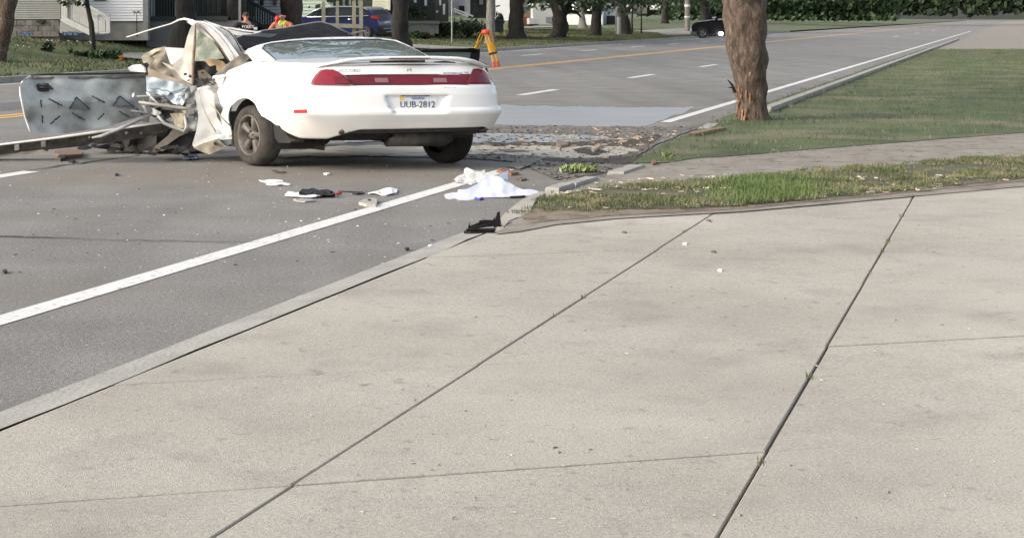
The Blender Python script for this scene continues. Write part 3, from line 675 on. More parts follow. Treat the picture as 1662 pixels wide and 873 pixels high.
# number plate
PLT = mat('plate_white', (.66, .67, .68), .45); PLI = mat('plate_ink', (.045, .06, .11), .5)
plate = patch('number_plate', [(647, 156.5), (709.5, 156.5), (709, 182.5), (647.5, 182.5)], lambda x, y: CP(x, y, .066), PLT, car, fn=bk(.010), maxe=40)
patch('plate_frame', [(643, 154), (713, 154), (713, 185.5), (643, 185.5)], lambda x, y: CP(x, y, .078), mat('plate_frame', (.50, .50, .49), .5), car, fn=bk(.012), maxe=40)
pm = lambda cx, cy, s, sy=1.0: (lambda x, y, z: CP(cx+x*s, cy-y*s*sy, .066)-Vv*(.001+(z+.5)*.003))
text_mesh('plate_number', 'UUB-2812', 15.5, pm(677.5, 170.5, .86, 1.12), PLI, plate)
text_mesh('plate_state', 'VIRGINIA', 5.2, pm(678, 160.2, 1.0), mat('plate_blue', (.15, .2, .4), .5), plate)
patch('plate_sticker', [(649, 158), (655, 158), (655, 163), (649, 163)], lambda x, y: CP(x, y, .064), mat('sticker_yellow', (.75, .5, .05), .6), plate, fn=bk(.001), maxe=40)
patch('plate_lamp', [(650, 154.6), (698, 154.2), (697, 156.2), (651, 156.6)], lambda x, y: CP(x, y, .05), BLACK, car, fn=bk(.03), maxe=40)
# underbody, exhaust, mud flap
mb = MB()
def lbox(u0, u1, v0, v1, w0, w1): 
    P = [L3(u, v, w_) for w_ in (w0, w1) for u, v in ((u0, v0), (u1, v0), (u1, v1), (u0, v1))]
    mb.add(P, [(0,3,2,1),(4,5,6,7),(0,1,5,4),(1,2,6,5),(2,3,7,6),(3,0,4,7)])
lbox(-.60, .62, .22, .74, .37, .60); lbox(-.55, .55, .74, 2.3, .30, .52); lbox(-.42, .12, .5, .85, .30, .40)
lbox(-.8, -.5, 1.35, 2.2, .17, .40); lbox(.5, .8, 1.42, 3.0, .20, .45); lbox(-.60, .60, .30, .50, .33, .50)
und = mb.build('underbody', UNDER, car)
mb = MB(); mb.tube([L3(-.52, .10, .42), L3(-.50, .30, .40), L3(-.3, .75, .36), L3(.0, 1.2, .30), L3(.05, 2.4, .28)], [.028, .03, .04, .03, .03], 10); mb.build('exhaust_pipe', mat('exhaust', (.14, .12, .10), .5, .6), car, True)
mb = MB(); mb.tube([L3(-.05, .20, .37), L3(-.1, .24, .35), L3(.40, .30, .34), L3(.46, .30, .36)], [.06, .10, .10, .06], 12); mb.build('silencer', UNDER, car, True)
mb = MB(); mb.tube([L3(.67, .17, .415), L3(.64, .30, .40), L3(.45, .6, .36)], [.028, .028, .03], 10); mb.build('exhaust_pipe', BLACK, car, True)
mb = MB(); mb.tube([L3(-.70, 1.03, .31), L3(.70, 1.03, .31)], .035, 8); mb.tube([L3(-.62, 1.03, .30), L3(-.40, 1.5, .34)], .025, 6); mb.tube([L3(.62, 1.03, .30), L3(.40, 1.5, .34)], .025, 6); mb.build('rear_axle', UNDER, car, True)
# black bumper lower valance
V = []; 
for x in np.linspace(-.62, .97, 50):
    u = x*.86; w0 = interp(x, [-.65, -.5, .75, 1], [.36, .40, .41, .41]); v = rear_v(u, .45)+.03
    V += [L3(u, v, .50), L3(u, v+.01, w0)]
mesh('lower_valance', V, [(2*i, 2*i+2, 2*i+3, 2*i+1) for i in range(49)], BLACK, car).modifiers.new('t', 'SOLIDIFY').thickness = .015
patch('mud_flap', [(439, 200), (447, 200), (456, 209), (468, 222), (474, 229), (470, 232.5), (452, 232), (444, 222)], lambda x, y: CU(x, y, -.83), BLACK, car, fn=lambda p: p+U*.10, maxe=12)
# wheel-arch liner
V = []; na = 26
for i in range(na):
    a = math.pi*(-.1+1.2*i/(na-1))
    for u in (-.845, -.50): V.append(L3(u, 1.03+.405*math.cos(a), .33+.405*math.sin(a)))
ln = mesh('arch_liner', V, [(2*i, 2*i+1, 2*i+3, 2*i+2) for i in range(na-1)], UNDER, car)
V = [L3(-.50, v, w_) for v, w_ in ((.45, .2), (1.6, .2), (1.6, .8), (.45, .8))]; mesh('arch_inner_panel', V, [(0,1,2,3)], UNDER, car)
# wheels: lathe about the car's axle
def lathe(prof, u0, v0, w0, seg=40, sgn=1):
    V = []; 
    for (r, x) in prof:
        for k in range(seg):
            a = 2*math.pi*k/seg; V.append(L3(u0+sgn*x, v0+r*math.cos(a), w0+r*math.sin(a)))
    n = len(prof); Fc = [(i*seg+k, i*seg+(k+1) % seg, (i+1)*seg+(k+1) % seg, (i+1)*seg+k) for i in range(n-1) for k in range(seg)]
    return V, Fc
def wheel(u0, v0, w0, sgn, R0=.328):
    """sgn -1: outer face looks left"""
    wh = empty('wheel', tuple(L3(u0, v0, 0))); par(wh, car)
    tw = .155
    V, Fc = lathe([(.215, 0), (.225, .004), (.25, -.006), (.285, -.008), (.312, .008), (.324, .028), (R0, .05), (R0+.001, tw/2), (R0, tw-.05), (.324, tw-.028), (.31, tw-.01), (.25, tw), (.215, tw)], u0, v0, w0, 56, -sgn)
    t = mesh('tyre', V, Fc, RUB if sgn < 0 else RUBD, None, smooth=True); t.parent = wh; t.matrix_parent_inverse = Matrix.Translation(-Vector(wh.location))
    # tread blocks grooves as dark rings
    mb = MB()
    V, Fc = lathe([(.222, .002), (.214, -.004), (.205, .004), (.198, .03), (.195, .10)], u0, v0, w0, 48, -sgn); mb.add(V, Fc)
    # five broad spokes and hub with open windows between
    for s in range(5):
        a0 = math.pi/2+s*2*math.pi/5+.18
        def P(r, a, x): return L3(u0-sgn*x, v0+r*math.cos(a), w0+r*math.sin(a))
        rs = [.035, .08, .13, .17, .202]; hw = [.62, .32, .21, .20, .26]; xx = [.022, .020, .016, .012, .018]
        Vs = []
        for r, h_, x in zip(rs, hw, xx):
            for q in (-1, -.55, 0, .55, 1): Vs.append(P(r, a0+q*h_, x+(.012 if abs(q) == 1 else (.002 if q else 0))))
        m5 = len(rs); Fs = [(i*5+j, i*5+j+1, (i+1)*5+j+1, (i+1)*5+j) for i in range(m5-1) for j in range(4)]
        Bk = [v+U*(-sgn*.03) for v in Vs]; kk = len(Vs)
        Fs += [(i*5+kk, (i+1)*5+kk, (i+1)*5, i*5) for i in range(m5-1)]+[(i*5+4, (i+1)*5+4, (i+1)*5+4+kk, i*5+4+kk) for i in range(m5-1)]
        mb.add(Vs+Bk, Fs)
    V, Fc = lathe([(.001, .012), (.028, .012), (.036, .018), (.060, .022), (.062, .05)], u0, v0, w0, 20, -sgn); mb.add(V, Fc)
    r_ = mb.build('rim', RIM, None, True); r_.parent = wh; r_.matrix_parent_inverse = Matrix.Translation(-Vector(wh.location))
    V, Fc = lathe([(.001, .085), (.20, .085), (.20, .13)], u0, v0, w0, 24, -sgn)
    b_ = mesh('brake_drum', V, Fc, BLACK, None); b_.parent = wh; b_.matrix_parent_inverse = Matrix.Translation(-Vector(wh.location))
    for s in range(5):
        a = s*2*math.pi/5+.4; V, Fc = lathe([(.001, .010), (.009, .010), (.009, .02)], u0, v0+.045*math.cos(a), w0+.045*math.sin(a), 6, -sgn)
        b_ = mesh('wheel_nut', V, Fc, BLACK); b_.parent = wh; b_.matrix_parent_inverse = Matrix.Translation(-Vector(wh.location))
    return wh
wheel(-.872, 1.03, .328, -1)
wheel(.86, 1.03, .325, 1)
wheel(.86, 3.55, .325, 1)

# ---- torn and crumpled parts on the left side (each a bent sheet with its own thickness)
def wp(name, poly, D, m, ax=0., ay=0., amp=.0, fr=.06, th=.02, maxe=12, seed=0, smooth=True, up=0):
    amp *= .5
    cx = sum(p[0] for p in poly)/len(poly); cy = sum(p[1] for p in poly)/len(poly)
    return patch(name, poly, plane_map(D, ax, ay, cx, cy, amp, fr, seed), m, up or car, back=(.0, th, 0), maxe=maxe, smooth=smooth)
# big loose door skin, inner face towards us
dmap0 = plane_map(17.9, .0045, -.002, 135, 170, .05, .022, 1)
def doormap(px, py):
    p = dmap0(px, py); q = py
    sw = .035*math.exp(-((py-168-(px-60)*-.04)/7)**2)-.03*math.exp(-((py-197)/8)**2)+.05*math.exp(-((px-33)/7)**2)-.03*math.exp(-((py-127)/4)**2)
    return ray(px, py, p.y-sw)
dpoly = [(43, 125), (52, 123.5), (90, 123), (150, 122.5), (210, 121), (236, 120), (238, 150), (240, 178), (238, 186), (200, 197), (165, 207), (104, 217), (70, 216.5), (52, 216), (46, 206), (40, 188), (36, 170), (33, 155), (31.5, 142), (35, 132)]
door = patch('door_skin', dpoly, doormap, SILV, car, back=(.02, .035, 0), maxe=7)
door['label'] = 'silvery inner face of the torn-off door skin'
def dtube(name, pts, r, m, off=-.03, seg=6, parent=None):
    mb = MB(); mb.tube([doormap(x, y)+Vector((0, off, 0)) for x, y in pts], r, seg); return mb.build(name, m, parent or door, True)
dtube('door_edge', [(56, 120.5), (46, 126), (36, 133), (32.5, 142), (33.5, 155), (37, 172), (41, 190), (46, 205), (50, 215)], .009, MATTE, -.01)
dtube('weather_strip', [(50, 121.6), (90, 120.8), (150, 120.3), (210, 119), (240, 118)], .011, BLACK, -.02)
dtube('inner_rail', [(54, 126.2), (120, 126), (180, 125.5), (236, 124.5)], .016, mat('rail_grey', (.30, .30, .29), .5, .3, col2=(.15, .14, .13), scale=14, stretch=(1, 1, 1)), -.02)
ADH = mat('mastic', (.045, .052, .054), .9)
for a, b in (((67, 162), (68.5, 175)), ((69.5, 186), (70.5, 200)), ((80, 160), (102, 172)), ((114, 177), (125, 158)), ((125, 158), (146, 177)), ((151, 156), (171, 167)),
             ((184, 172), (195, 156)), ((195, 156), (218, 174)), ((83, 201), (98, 189)), ((118, 183), (138, 195)), ((160, 194), (170, 185)), ((194, 181), (211, 190)), ((222, 176), (232, 186))):
    mb = MB(); pa, pb = doormap(*a)+Vector((0, -.035, 0)), doormap(*b)+Vector((0, -.035, 0)); n = 7
    mb.tube([pa.lerp(pb, i/n)+Vector((random.uniform(-.004, .004), 0, random.uniform(-.004, .004))) for i in range(n+1)], [random.uniform(.005, .011) for _ in range(n+1)], 5); mb.build('adhesive_bead', ADH, door, True)
GRT = mat('grey_pad', (.15, .18, .18), .6)
for t3 in ([(114, 177), (126, 160), (145, 177)], [(184, 172), (196, 158), (214, 172)]):
    patch('damping_pad', t3, lambda x, y: doormap(x, y)+Vector((0, -.025, 0)), GRT, door, back=(0, .006, 0), maxe=12)
wp('handle_plate', [(49, 140), (54, 136), (80, 138), (87, 145), (82, 150), (53, 151)], 17.72, mat('plate_dark', (.10, .11, .11), .4, .4), th=.03, up=door)
mb = MB(); P0 = [ray(x, y, 17.66) for x, y in ((61, 138), (78, 138), (79, 146), (62, 147), (61, 138))]; mb.tube(P0, .018, 6); mb.tube([ray(63, 142, 17.64), ray(80, 143, 17.64)], .014, 6); mb.build('door_handle', BLACK, door, True)
mb = MB(); mb.obox(ray(216.5, 154.5, 17.98), (.012, 0, .006), (0, .03, 0), (0, 0, .022)); mb.build('clip', MATTE, door)

# torn sill lying along the ground with its white trim edge
smap = lambda x, y: ray(x, y, 18.05+(x-100)*.0018+(y-235)*.006)
patch('torn_sill', [(-60, 243), (0, 236), (40, 231), (95, 224.5), (150, 217), (210, 208), (268, 199.5), (275, 206), (270, 214), (230, 224), (180, 232), (130, 238), (70, 244), (0, 251), (-60, 258)], smap,
      mat('sill_steel', (.20, .19, .175), .6, .3, col2=(.09, .08, .07), scale=9, bump=.4), car, back=(0, .09, 0), maxe=14)
mb = MB(); mb.tube([smap(x, y)+Vector((0, -.03, 0)) for x, y in ((-60, 242), (0, 235), (40, 230), (95, 223.3), (150, 215.5), (210, 206.5), (268, 198.8))], [.010, .012, .012, .014, .016, .014, .006], 6); mb.build('white_trim_strip', MATTE, car, True)
for x, y in ((30, 238.5), (73, 233), (147, 222), (207, 215), (231, 215)):
    mb = MB(); mb.obox(smap(x, y)+Vector((0, -.05, 0)), (.026 if x < 100 else .013, 0, .004), (0, .04, 0), (0, 0, .032 if x < 100 else .012)); mb.build('sill_bracket', STEEL, car)
patch('bent_flange', [(-60, 258), (-10, 251), (30, 247), (70, 243), (76, 246), (40, 251), (-60, 264)], lambda x, y: ray(x, y, 18.0), TAN, car, back=(0, .12, 0))
# loose rods
def rod(name, pts, r, m, D=17.6, seg=7):
    mb = MB(); mb.tube([ray(p[0], p[1], p[2] if len(p) > 2 else D) for p in pts], r, seg); return mb.build(name, m, car, True)
RODM = mat('grey_rod', (.34, .35, .36), .6, .1, col2=(.2, .2, .2), scale=10)
rod('bent_rod', [(149, 224, 17.6), (165, 221), (190, 211), (215, 200), (243, 188, 17.8)], [.012, .020, .022, .02, .018], RODM)
rod('bent_rod', [(225, 166), (260, 171), (296, 176), (314, 177)], [.014, .02, .02, .016], mat('beige_rod', (.36, .33, .28), .5), 17.9)
rod('bent_rod', [(222, 157), (245, 156), (262, 158)], .012, RODM, 17.8)
rod('bent_rod', [(238, 150), (246, 158), (255, 168)], .012, MATTE, 17.8)
rod('bent_rod', [(256, 188), (266, 200), (285, 208), (298, 214), (303, 206), (300, 190)], [.016, .02, .022, .02, .02, .014], mat('pale_frame', (.42, .41, .38), .5, .2), 17.85)
rod('bent_rod', [(212, 180), (235, 183), (260, 190)], .015, STEEL, 18.0)
# mangled door sill and hinge area between the door and the quarter
wp('crushed_panel', [(232, 152), (262, 150), (300, 160), (314, 175), (310, 205), (285, 210), (262, 200), (245, 188), (232, 178)], 18.6, STEEL, amp=.09, fr=.07, th=.06, maxe=7)
wp('crushed_panel', [(237, 124), (250, 126), (275, 132), (302, 138), (306, 140), (296, 152), (278, 160), (252, 152), (238, 148)], 18.25, mat('bluish_white_metal', (.62, .70, .74), .75, .0, spec=.15, col2=(.44, .50, .54), scale=8), amp=.035, fr=.08, th=.05, maxe=6, seed=2)
rod('pressed_ledge', [(240, 143), (250, 145), (258, 144), (262, 147), (272, 147), (276, 150), (286, 149), (292, 146), (300, 144)], .007, mat('ledge_shade_grey', (.20, .23, .25), .7), 18.16)  # dark tubes drawn along the ledges as their shade lines
rod('pressed_ledge', [(240, 151), (252, 155), (262, 156), (270, 160)], .007, MATS['ledge_shade_grey'], 18.16)
rod('pressed_ledge', [(322, 148), (327, 168), (336, 190), (350, 214)], .006, mat('crease_beige', (.42, .38, .30), .8), 17.72)
rod('pressed_ledge', [(340, 168), (352, 180), (364, 196), (376, 206)], .008, MATS['crease_beige'], 17.55)
wp('torn_flap', [(268, 156), (296, 150), (302, 160), (296, 172), (280, 168)], 18.05, mat('bluish_white_metal', (.5, .6, .64)), amp=.06, fr=.1, th=.03, maxe=7, seed=4)
wp('torn_flap', [(276, 185), (300, 184), (304, 203), (296, 209), (284, 206)], 18.1, CREAM, amp=.06, fr=.1, th=.03, maxe=7, seed=5)
wp('torn_flap', [(230, 171), (250, 176), (262, 184), (255, 188), (236, 184)], 17.95, mat('grey_flap', (.28, .29, .29), .5, .3), amp=.05, fr=.1, th=.03, maxe=7, seed=6)
wp('crushed_panel', [(262, 178), (282, 180), (284, 198), (270, 198), (258, 190)], 18.5, BLACK, amp=.05, th=.05)
for k in range(22):
    x, y = random.uniform(232, 312), random.uniform(150, 208); s = random.uniform(5, 13); a = random.uniform(0, 6.28)
    pl = [(x+s*math.cos(a+q)*random.uniform(.3, 1.1), y+.55*s*math.sin(a+q)*random.uniform(.4, 1.1)) for q in (0, 1.3, 2.5, 3.8, 5)]
    wp('metal_shard', pl, 18.25+random.uniform(-.12, .1), random.choice((STEEL, MATTE, MATS['bluish_white_metal'], CREAM, BLACK, MATS['grey_flap'])), ax=random.uniform(-.02, .02), ay=random.uniform(-.02, .02), th=.012, maxe=9, smooth=False)
# crumpled column behind the quarter edge
wp('door_pillar', [(300, 146), (310, 140), (318, 140), (322, 160), (320, 190), (324, 205), (318, 212), (306, 215), (300, 205), (303, 180), (300, 162)], 17.95, mat('pillar_grey', (.40, .41, .41), .7, .0, col2=(.18, .18, .18), scale=7), amp=.10, fr=.09, th=.09, maxe=6, seed=8)
for y in (162, 178, 190): wp('hinge_bracket', [(304, y), (314, y-2), (316, y+7), (306, y+8)], 17.86, random.choice((STEEL, CREAM)), th=.05, smooth=False)
# white quarter folds towards the ground
wp('quarter_fold', [(316, 150), (330, 140), (345, 150), (352, 190), (366, 212), (378, 222), (379, 232), (350, 232), (318, 238), (312, 234), (318, 215), (322, 190)], 17.93, MATTE, ax=.002, amp=.03, fr=.05, th=.02, maxe=7, seed=11)
wp('sill_end', [(312, 236), (330, 226), (352, 219), (378, 219), (378, 226), (352, 228), (330, 234), (316, 240)], 17.78, MATTE, amp=.03, fr=.1, th=.05, maxe=8, seed=12)
wp('sill_end', [(313, 240), (332, 232), (355, 225), (358, 230), (367, 238), (350, 247), (340, 251), (326, 246)], 17.75, mat('sill_beige', (.40, .36, .27), .6, col2=(.26, .22, .16), scale=7, bump=.3), amp=.03, fr=.1, th=.08, maxe=8, seed=13)
wp('sill_end', [(352, 226), (379, 224), (379, 232), (366, 238)], 17.80, mat('grey_flap', (.2, .2, .2)), th=.06)
mb = MB(); mb.tube([ray(349, 233, 17.70), ray(349, 233, 17.75)], .018, 8); mb.build('bolt_hole', BLACK, car)
wp('floor_pan', [(298, 206), (318, 210), (314, 236), (330, 246), (300, 250), (262, 250), (200, 246), (150, 240), (180, 232), (230, 222), (262, 204)], 18.8, UNDER, amp=.10, th=.35, maxe=12, seed=14)
wp('subframe_beam', [(248, 243), (251, 238), (273, 220), (278, 212), (290, 213), (310, 209), (304, 216), (290, 222), (268, 238), (252, 250), (247, 249)], 17.9, mat('beam_brown', (.20, .17, .13), .7, col2=(.12, .10, .08), scale=9), amp=.02, th=.12, seed=15)
wp('floor_pan', [(252, 250), (268, 238), (290, 222), (304, 216), (314, 222), (306, 240), (298, 250)], 17.98, UNDER, amp=.03, th=.2, seed=16)
for k in range(26):
    x = random.uniform(135, 312); y0 = interp(x, [130, 312], [236, 244]); y = y0+random.uniform(-6, 9); s = random.uniform(5, 15)
    pl = [(x+s*math.cos(q)*random.uniform(.4, 1.2), y+.35*s*math.sin(q)*random.uniform(.4, 1.1)) for q in (0, 1.3, 2.5, 3.8, 5)]
    wp('metal_shard', pl, 17.75+random.uniform(-.15, .25), random.choice((STEEL, UNDER, UNDER, BLACK, BLACK, MATS['beam_brown'])), ay=random.uniform(-.03, .0), th=.02, maxe=9, smooth=False)
# red-brown wood block and splinters caught under the sill are things of their own (below)

# upper wreck: door inner trim, panel, pillar, roof rail, glass
wp('door_trim', [(230, 92), (234, 88), (250, 80), (267, 76), (272, 84), (275, 100), (283, 108), (303, 115), (309, 124), (312, 140), (290, 134), (262, 124), (240, 116), (232, 100)], 18.75, TAN, amp=.07, fr=.06, th=.08, maxe=8, seed=21)
wp('door_trim_cap', [(229, 94), (233, 88.5), (250, 80), (267, 75.5), (268, 79), (252, 85), (243, 92), (250, 98), (243, 104), (233, 103)], 18.6, CREAM, amp=.04, th=.05, maxe=8, seed=22)
wp('torn_flap', [(247, 92), (262, 86), (268, 80), (269, 88), (260, 93), (250, 95)], 18.55, mat('trim_brown', (.40, .33, .25), .7), th=.03)
wp('white_plate', [(267, 77), (299, 79), (300, 90), (290, 98), (280, 106), (276, 103)], 18.55, mat('grey_white_panel', (.66, .69, .72), .7), th=.02, maxe=20)
wp('armrest', [(263, 102), (268, 103), (288, 112), (287, 115), (276, 112)], 18.5, CREAM, th=.05)
wp('door_edge_strip', [(233, 112), (238, 108), (243, 112), (262, 120), (290, 130), (309, 137), (312, 141), (300, 140), (262, 130), (238, 122)], 18.45, mat('peach_primer', (.66, .50, .33), .6, col2=(.55, .47, .38), scale=6), amp=.02, th=.05, maxe=8, seed=23)
wp('wing_mirror', [(207, 110), (215, 106), (228, 105), (234, 110), (236, 118), (220, 117), (211, 116)], 18.2, MATTE, amp=.03, th=.10, maxe=5)
wp('mirror_base', [(228, 104), (238, 102), (241, 106), (238, 112), (240, 122), (236, 121), (233, 110)], 18.3, BLACK, th=.06)
# pale hinge cover with two holes
wp('inner_quarter_trim', [(281, 106), (288, 99), (296, 94), (304, 92), (311, 92), (312, 112), (312, 138), (303, 133), (292, 126), (284, 114)], 18.35, mat('cream_trim', (.74, .71, .63), .8, spec=.15, col2=(.5, .47, .4), scale=5), amp=.03, th=.06, maxe=8, seed=24)
for x, y in ((300, 121), (308, 124.5), (305, 131)):
    mb = MB(); c = ray(x, y, 18.2); mb.tube([c, c+Vector((0, .12, 0))], .014 if y < 130 else .008, 10); mb.build('hole_plug', BLACK, car)
# raised door frame (white, arched)
frame_l = [(301, 100, 18.3), (303, 80, 18.35), (307, 60, 18.4), (312, 46, 18.45), (316, 38, 18.5)]
wp('door_frame', [(296, 94), (299, 80), (304, 60), (309, 46), (315, 37), (318, 37), (317, 50), (315, 80), (313, 105), (312, 135), (310, 136), (305, 115)], 18.3, mat('frame_white', (.78, .75, .68), .75, spec=.15, col2=(.6, .54, .45), scale=5), amp=.02, th=.08, maxe=8, seed=25)
rod('pillar_seal', [(317, 40, 18.25), (316.5, 60), (315, 80), (313.5, 100), (313, 120), (314, 140)], [.010, .014, .018, .018, .016, .010], mat('seal_brown', (.16, .11, .08), .8, col2=(.28, .2, .14), scale=12), 18.2)
rail = [(303, 36), (315, 34), (330, 35), (345, 42), (360, 54), (372, 68), (383, 84), (391, 95), (397, 99), (384, 104), (374, 101), (366, 88), (357, 74), (345, 60), (332, 47), (318, 40)]
wp('roof_rail', rail, 18.35, MATTE, ax=-.001, amp=.02, fr=.04, th=.10, maxe=8, seed=26)
rod('rail_seal', [(318, 40.5), (331, 47.5), (344, 60.5), (356, 75), (365, 89), (373, 102)], .009, MATS['seal_brown'], 18.28)
rod('rail_crease', [(325, 36), (340, 43), (354, 55), (368, 72), (378, 88), (382, 98)], .005, mat('crease_grey', (.30, .29, .28), .7), 18.3)
wp('roof_edge', [(330, 33), (345, 38), (360, 43), (375, 52), (381, 62), (387, 72), (396, 82), (405, 86), (397, 96), (388, 88), (378, 74), (366, 58), (350, 45)], 18.5, MATTE, amp=.03, th=.06, maxe=8, seed=27)
rod('drip_moulding', [(357, 44), (372, 52), (380, 62), (387, 74), (392, 84)], .006, BLACK, 18.42)
wp('roof_edge', [(357, 43), (375, 45), (402, 49.5), (425, 52), (410, 56), (385, 58), (379, 56), (370, 50)], 18.9, MATTE, th=.04, maxe=10)
rod('roof_crease', [(370, 47), (395, 52), (412, 54)], .008, STEEL, 18.85)
rod('bent_trim_strip', [(205, 61, 18.6), (240, 50, 18.6), (278, 39, 18.6), (290, 33, 18.6), (299, 31, 18.5), (312, 34, 18.4), (326, 40, 18.35)], [.005, .008, .008, .010, .012, .014, .010], MATTE, 18.5)
# shattered door glass in the frame
wp('shattered_window', [(318, 41), (330, 50), (342, 62), (352, 76), (360, 88), (364, 95), (350, 97), (330, 99), (316, 100), (316.5, 70)], 18.45, TEMP, amp=.03, fr=.08, th=.01, maxe=7, seed=28)
# dark cabin behind
wp('cabin_floor', [(316, 97), (345, 95), (364, 90), (372, 98), (392, 95), (408, 88), (414, 97), (400, 110), (360, 124), (335, 135), (322, 146), (314, 140)], 19.1, UNDER, amp=.05, th=.3, seed=29)
wp('headliner_edge', [(330, 98), (345, 94), (360, 88), (366, 92), (375, 100), (366, 104), (350, 99)], 18.6, mat('dark_brown', (.04, .03, .022), .8), th=.04)
wp('burst_airbag', [(328, 99), (338, 96), (352, 97), (362, 101), (370, 108), (376, 118), (372, 127), (362, 132), (356, 126), (363, 121), (360, 114), (352, 116), (350, 106), (340, 108), (334, 101)], 18.2, mat('tan_foam', (.52, .36, .21), .8, col2=(.36, .24, .14), scale=9), amp=.05, th=.06, maxe=6, seed=30)
wp('seat_bracket', [(321, 116), (330, 113), (340, 122), (348, 130), (338, 136), (324, 134)], 18.4, mat('bracket_cream', (.42, .36, .27), .6), amp=.04, th=.05, maxe=7, seed=31)
for x, y in ((328, 119), (336, 128)):
    mb = MB(); c = ray(x, y, 18.3); mb.tube([c, c+Vector((0, .1, 0))], .010, 8); mb.build('hole_plug', BLACK, car)
wp('scorched_padding', [(318, 100), (330, 100), (338, 106), (346, 110), (352, 118), (344, 124), (336, 116), (322, 112)], 18.55, BLACK, amp=.05, th=.05, maxe=7, seed=32)
wp('torn_wiring', [(313, 134), (322, 130), (334, 128), (340, 131), (332, 138), (322, 143), (314, 142)], 18.05, BLACK, amp=.06, th=.08, maxe=6, seed=33)
for k in range(5): rod('loose_wire', [(316+k*3, 130+k*2), (326+k*4, 127+k*3), (336+k*3, 133+k), (345+k*3, 126+k)], .006, BLACK, 18.0)
# pillar trim across the rear side window
wp('quarter_window_trim', [(398, 86), (406, 88), (409, 92), (385, 112), (366, 126), (348, 133), (341, 132), (352, 118), (370, 103), (386, 92)], 18.05, mat('khaki_trim', (.27, .25, .20), .7, col2=(.20, .18, .14), scale=6, bump=.2), amp=.03, fr=.07, th=.06, maxe=7, seed=34)
wp('quarter_window_frame', [(398, 85), (406, 86), (412, 92), (416, 102), (413, 108), (400, 110), (374, 120), (350, 130), (346, 134), (372, 124), (398, 115), (414, 111.5), (419, 103), (414, 91), (408, 83), (400, 82)], 17.75, mat('frame_beige', (.46, .42, .34), .6), amp=.02, th=.06, maxe=7, seed=35)
wp('inner_trim', [(384, 112), (392, 102), (404, 100), (412, 104), (410, 109), (398, 111), (384, 115)], 18.0, mat('grey_green_trim', (.27, .30, .27), .7), th=.05, seed=36)
# peeled dark roof/windscreen sheet beyond the rear window
wp('peeled_roof', [(388, 72), (384, 62), (398, 56), (430, 50), (460, 46.5), (490, 41), (512, 37), (522, 36.5), (534, 40), (552, 48), (568, 57), (574, 60), (545, 61.5), (500, 63.5), (460, 68), (430, 74), (410, 82), (402, 82)], 19.7, DGLASS, ax=.004, ay=-.05, amp=.04, fr=.05, th=.03, maxe=9, seed=37)
rod('roof_skin_edge', [(384, 61.5), (400, 55.5), (430, 49.5), (460, 46), (490, 40.5), (512, 36.6), (522, 36), (535, 39.5), (553, 48), (574, 58)], .008, mat('edge_grey', (.18, .19, .20), .5), 19.5)
wp('roof_skin_patch', [(386, 72), (384, 63), (400, 57), (420, 54), (450, 56), (428, 60), (436, 63), (420, 68), (410, 74), (402, 80)], 19.35, mat('blue_grey_film', (.07, .085, .105), .5), amp=.02, th=.01, seed=38)
# far-side door standing open, its window frame showing above the boot
BPL2 = mat('matt_black_frame', (.003, .003, .003), .7, spec=.15)
rd_ = patch('passenger_door', [(672, 92), (700, 92), (762, 95), (790, 104), (792, 118), (700, 118)], lambda x, y: ray(x, y, 19.6), BLACK, car, back=(0, .05, 0))
mb = MB(); dm = lambda x, y: ray(x, y, 19.5)
mb.tube([dm(664, 84.5), dm(690, 82.8), dm(730, 82), dm(772, 82)], [.012, .020, .022, .024], 6)
mb.build('window_frame', BPL2, rd_, True)
patch('window_frame_post', [(766, 79.5), (779.5, 80.5), (778.5, 93), (776, 106), (761, 105)], dm, BPL2, rd_, back=(0, .06, 0))
patch('door_glass', [(664, 84), (690, 83), (768, 83), (764, 102), (700, 104), (690, 96)], lambda x, y: ray(x, y, 19.55), mat('tinted_glass', (.10, .14, .13), .1, trans=.0, spec=.8), rd_, back=(0, .008, 0))

# ------------------------------------------------------------------ TREES
def base_z(p): 
    t, d = inv_R(p.x, p.y); e = d-D_FCURB-.15
    return far_z(t, e) if e > 0 else (.055 if d < 3.75 else 0)
def trunk_path(pts, D):  # (px, py, width px)
    return [ray(x, y, D) for x, y, w_ in pts], [w_*D/F/2 for x, y, w_ in pts]
def crown_mesh(c, rx, ry, rz, n, size, seed=0, zmin=None, clump=1.0, gaps=.05):
    r0 = random.Random(seed); V = []; Fc = []; cl = [(r0.gauss(0, .42), r0.gauss(0, .42), r0.gauss(0, .42)) for _ in range(26)]
    k = 0
    while k < n:
        a = r0.choice(cl); q = [a[i]+r0.gauss(0, .20) for i in range(3)]
        if q[0]**2+q[1]**2+q[2]**2 > 1.25: continue
        p = Vector((c[0]+q[0]*rx, c[1]+q[1]*ry, c[2]+q[2]*rz))
        if zmin is not None and p.z < zmin+.35*mn.noise(p*.6): continue
        if mn.noise(p*.9/clump) < -gaps-.12: k += 1; continue
        s = size*r0.uniform(.6, 1.4)
        n1 = Vector((r0.gauss(0, 1), r0.gauss(0, 1), r0.gauss(0, 1))).normalized(); a1 = n1.orthogonal().normalized(); b1 = n1.cross(a1)
        i = len(V); V += [p-a1*s, p+b1*s*.5, p+a1*s, p-b1*s*.45]; Fc.append((i, i+1, i+2, i+3)); k += 1
    return V, Fc
